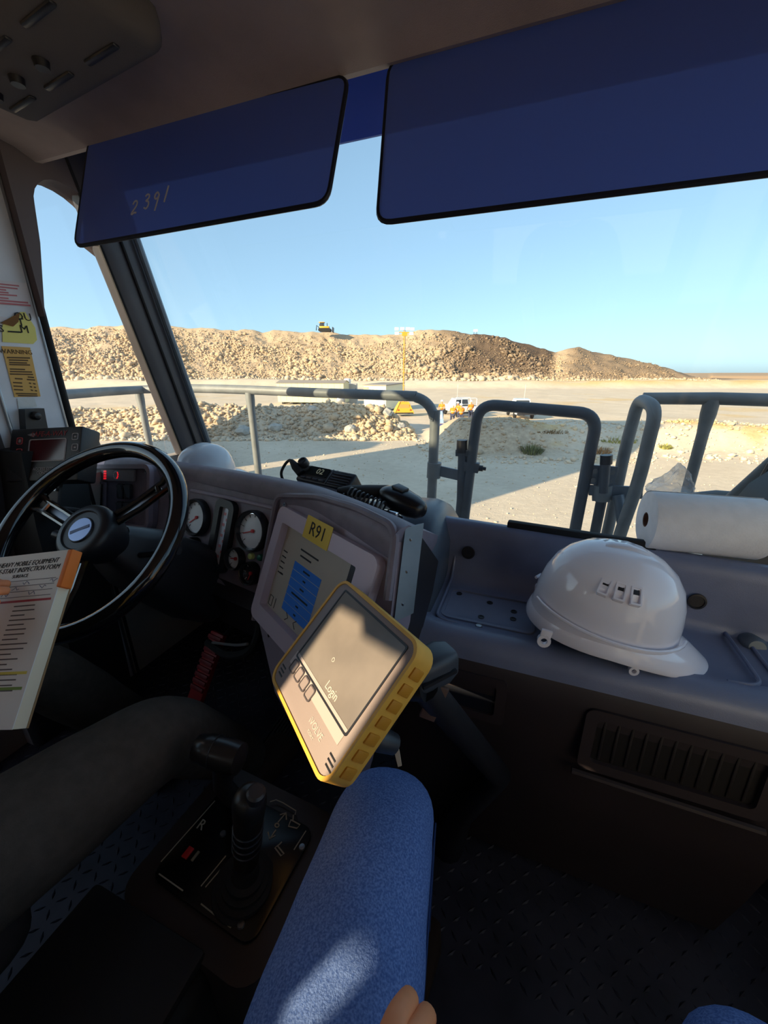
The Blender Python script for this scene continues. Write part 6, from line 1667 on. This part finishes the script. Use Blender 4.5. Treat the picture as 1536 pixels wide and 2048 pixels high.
# crew
hv = mat('hi_vis_orange', (240, 140, 40), .8); nav = mat('work_navy', (70, 74, 96), .9); hvt = mat('reflective_tape', (226, 220, 190), .4)
def worker(label, loc, rz, lean=0.0, arms=0.0, hat=(240, 238, 230)):
    rt = thing('person', label, 'person', loc, 'crew in orange shirts on the pad'); M_ = T(*loc) @ RZ(rz)
    sh_ = V(0, math.sin(lean) * .55, .92 + math.cos(lean) * .52); hp = V(0, 0, .92)
    hd_ = sh_ + V(0, math.sin(lean * 1.2) * .24 + .03, math.cos(lean * 1.2) * .24)
    b = skinmesh([M_ @ p for p in (hp, V(-.1, 0, .85), V(-.12, .03, .48), V(-.13, -.02, .08), V(-.13, .12, .05), V(.1, 0, .85), V(.12, .03, .48), V(.13, -.02, .08), V(.13, .12, .05))], [(0, 1), (1, 2), (2, 3), (3, 4), (0, 5), (5, 6), (6, 7), (7, 8)], [.15, .11, .08, .06, .05, .11, .08, .06, .05], 1)
    part('trousers', b, nav, rt, 80)
    el = arms
    Aj = lambda sx_: [sh_ + V(sx_ * .2, 0, -.02), sh_ + V(sx_ * .27, .05 + .15 * el, -.27 + .1 * el), sh_ + V(sx_ * .22, .22 + .25 * el, -.42 + .28 * el)]
    aL, aR = Aj(-1), Aj(1)
    b = skinmesh([M_ @ p for p in (hp, hp.lerp(sh_, .5), sh_, aL[0], aL[1], aR[0], aR[1])], [(0, 1), (1, 2), (2, 3), (3, 4), (2, 5), (5, 6)], [(.16, .12), (.18, .13), (.16, .11), .085, .06, .085, .06], 1)
    part('shirt', b, hv, rt, 80)
    b = skinmesh([M_ @ p for p in (sh_ - V(0, 0, .1), sh_ + (hd_ - sh_) * .4, hd_, aL[0], aL[1], aL[2], aR[0], aR[1], aR[2])], [(0, 1), (1, 2), (0, 3), (3, 4), (4, 5), (0, 6), (6, 7), (7, 8)], [.09, .06, .10, .05, .045, .04, .05, .045, .04], 1)
    part('body', b, skin_m, rt, 80)
    b = NB(); lathe(b, [(.15, 0), (.125, .02), (.12, .08), (.08, .13), (.01, .145)], M_ @ T(hd_.x, hd_.y, hd_.z + .02), 16); part('hard_hat', b, mat('hat_%d' % hat[0], hat, .3), rt)
    b = NB(); c = hp.lerp(sh_, .45); tube(b, [M_ @ V(c.x + .185 * math.cos(a), c.y + .14 * math.sin(a), c.z) for a in [2 * PI * k / 16 for k in range(16)]], .022, 5, closed=True); part('reflective_band', b, hvt, rt)
worker('crew member standing at the left beside the blue and white sign', gp_at(887, 36.5), YAW + 2.9)
worker('crew member standing upright at the right of the crew', gp_at(947, 36.0), YAW + .3)
worker('crew member bending over at the left front of the crew', gp_at(910, 33.0), YAW - .3, .5, .3)
worker('crew member in the middle front of the crew with his back turned', gp_at(928, 32.2), YAW + .1, .15, .4, (240, 170, 60))
worker('crew member leaning over behind the middle of the crew', gp_at(924, 35.5), YAW + 2.4, .4, .5)
sg = gp_at(882, 35.0); sr = thing('a_frame_sign', 'blue and white folding sign beside the crew', 'sign', sg)
for d_ in (-1, 1):
    bm = NB(); ringsloft(bm, [[T(*sg) @ RZ(YAW) @ V(x, d_ * (.30 - .28 * z / 1.0) + o_, z) for x, z in ((-.4, 0), (.4, 0), (.28, 1.0), (-.28, 1.0))] for o_ in (-.015, .015)]); part('board', bm, mat('sign_blue_white', (150, 175, 206), .6), sr)
bm = NB(); ringsloft(bm, [[T(*sg) @ RZ(YAW) @ V(x, -(.30 - .28 * z) - .03 + o_, z) for x, z in ((-.26, .35), (.26, .35), (.22, .7), (-.22, .7))] for o_ in (-.005, .005)]); part('white_panel', bm, wht_m, sr)
tb_ = gp_at(892, 31.5); bm = NB(); framep(bm, rrect(.55, .4, .03), rrect(.49, .34, .02), 0, .28, T(*tb_)); box(bm, (0, 0, .02), (.5, .36, .04), T(*tb_))
solo('blue_tub', bm, mat('tub_blue', (44, 54, 130), .5), 'dark blue tub on the ground in front of the crew', 'tub')
# dozer on the crest
dz = gp_at(655, 152); dz.z = 1.2 + (745 - 671) / KH * 152
dzr = thing('bulldozer', 'yellow bulldozer on the crest of the waste dump', 'bulldozer', dz); Md = T(*dz) @ RZ(YAW)
bm = NB(); box(bm, (-.3, 0, 1.3), (3.4, 2.0, 1.0), Md, bev=.1); part('body', bm, pad_y, dzr)
bm = NB(); box(bm, (-1.2, 0, 2.35), (1.6, 1.7, 1.3), Md, bev=.1); c_ = part('cab', bm, winm, dzr)
bm = NB(); box(bm, (-1.2, 0, 3.05), (2.0, 2.0, .2), Md, bev=.05); part('roof', bm, pad_y, c_)
for y in (-1.1, 1.1):
    bm = NB(); prism(bm, rrect(4.4, 1.1, .5, 6), -.3, .3, Md @ fr((-.2, y, .6), (1, 0, 0), (0, 0, 1))); part('track', bm, rubber_m, dzr)
bm = NB(); box(bm, (2.6, 0, .9), (.25, 4.2, 1.6), Md @ RY(.1), bev=.05); part('blade', bm, black_m, dzr)
bm = NB(); tube(bm, [Md @ V(-2.0, 0, 1.2), Md @ V(-3.1, 0, 2.1), Md @ V(-3.3, 0, .5)], .16, 6); part('ripper', bm, black_m, dzr)
bm = NB(); tube(bm, [Md @ V(.6, .4, 1.7), Md @ V(.6, .4, 2.9)], .12, 8); part('exhaust', bm, black_m, dzr)
# crest sign
cg = gp_at(945, 157); cg.z = 1.2 + (745 - 676) / KH * 157
sgn2 = thing('crest_sign', 'small white sign standing on the dark crest', 'sign', cg)
bm = NB(); box(bm, (0, 0, 1.4), (1.5, .1, .8), T(*cg) @ RZ(YAW)); part('board', bm, wht_m, sgn2)
for x in (-.5, .5):
    bm = NB(); box(bm, (x, .08, .5), (.12, .12, 1.6), T(*cg) @ RZ(YAW)); part('leg', bm, rubber_m, sgn2)
# things seen past the door at the far left
tp0 = atX(-30, 1008, -1.75); tp1 = atX(26, 1000, -1.75)
tpz = thing('barrier_tape', 'red and white striped tape outside the door', 'tape', tp0)
for k in range(6):
    a, b = tp0.lerp(tp1, k / 6), tp0.lerp(tp1, (k + 1) / 6); bm = NB(); q_ = [a, b, b + V(0, 0, .05), a + V(0, 0, .05)]; ringsloft(bm, [q_, [p + V(-.004, 0, 0) for p in q_]]); part('stripe', bm, mat('tape_red', (210, 60, 56), .6) if k % 2 else paper_m, tpz)
bm = NB(); box(bm, (-2.3, .3, .35), (.9, 2.6, .9), bev=.05)
solo('deck_locker', bm, mat('locker_mauve', (150, 138, 146), .6, var=.1, vscale=5), 'pale grey steel locker on the deck outside the door', 'locker')
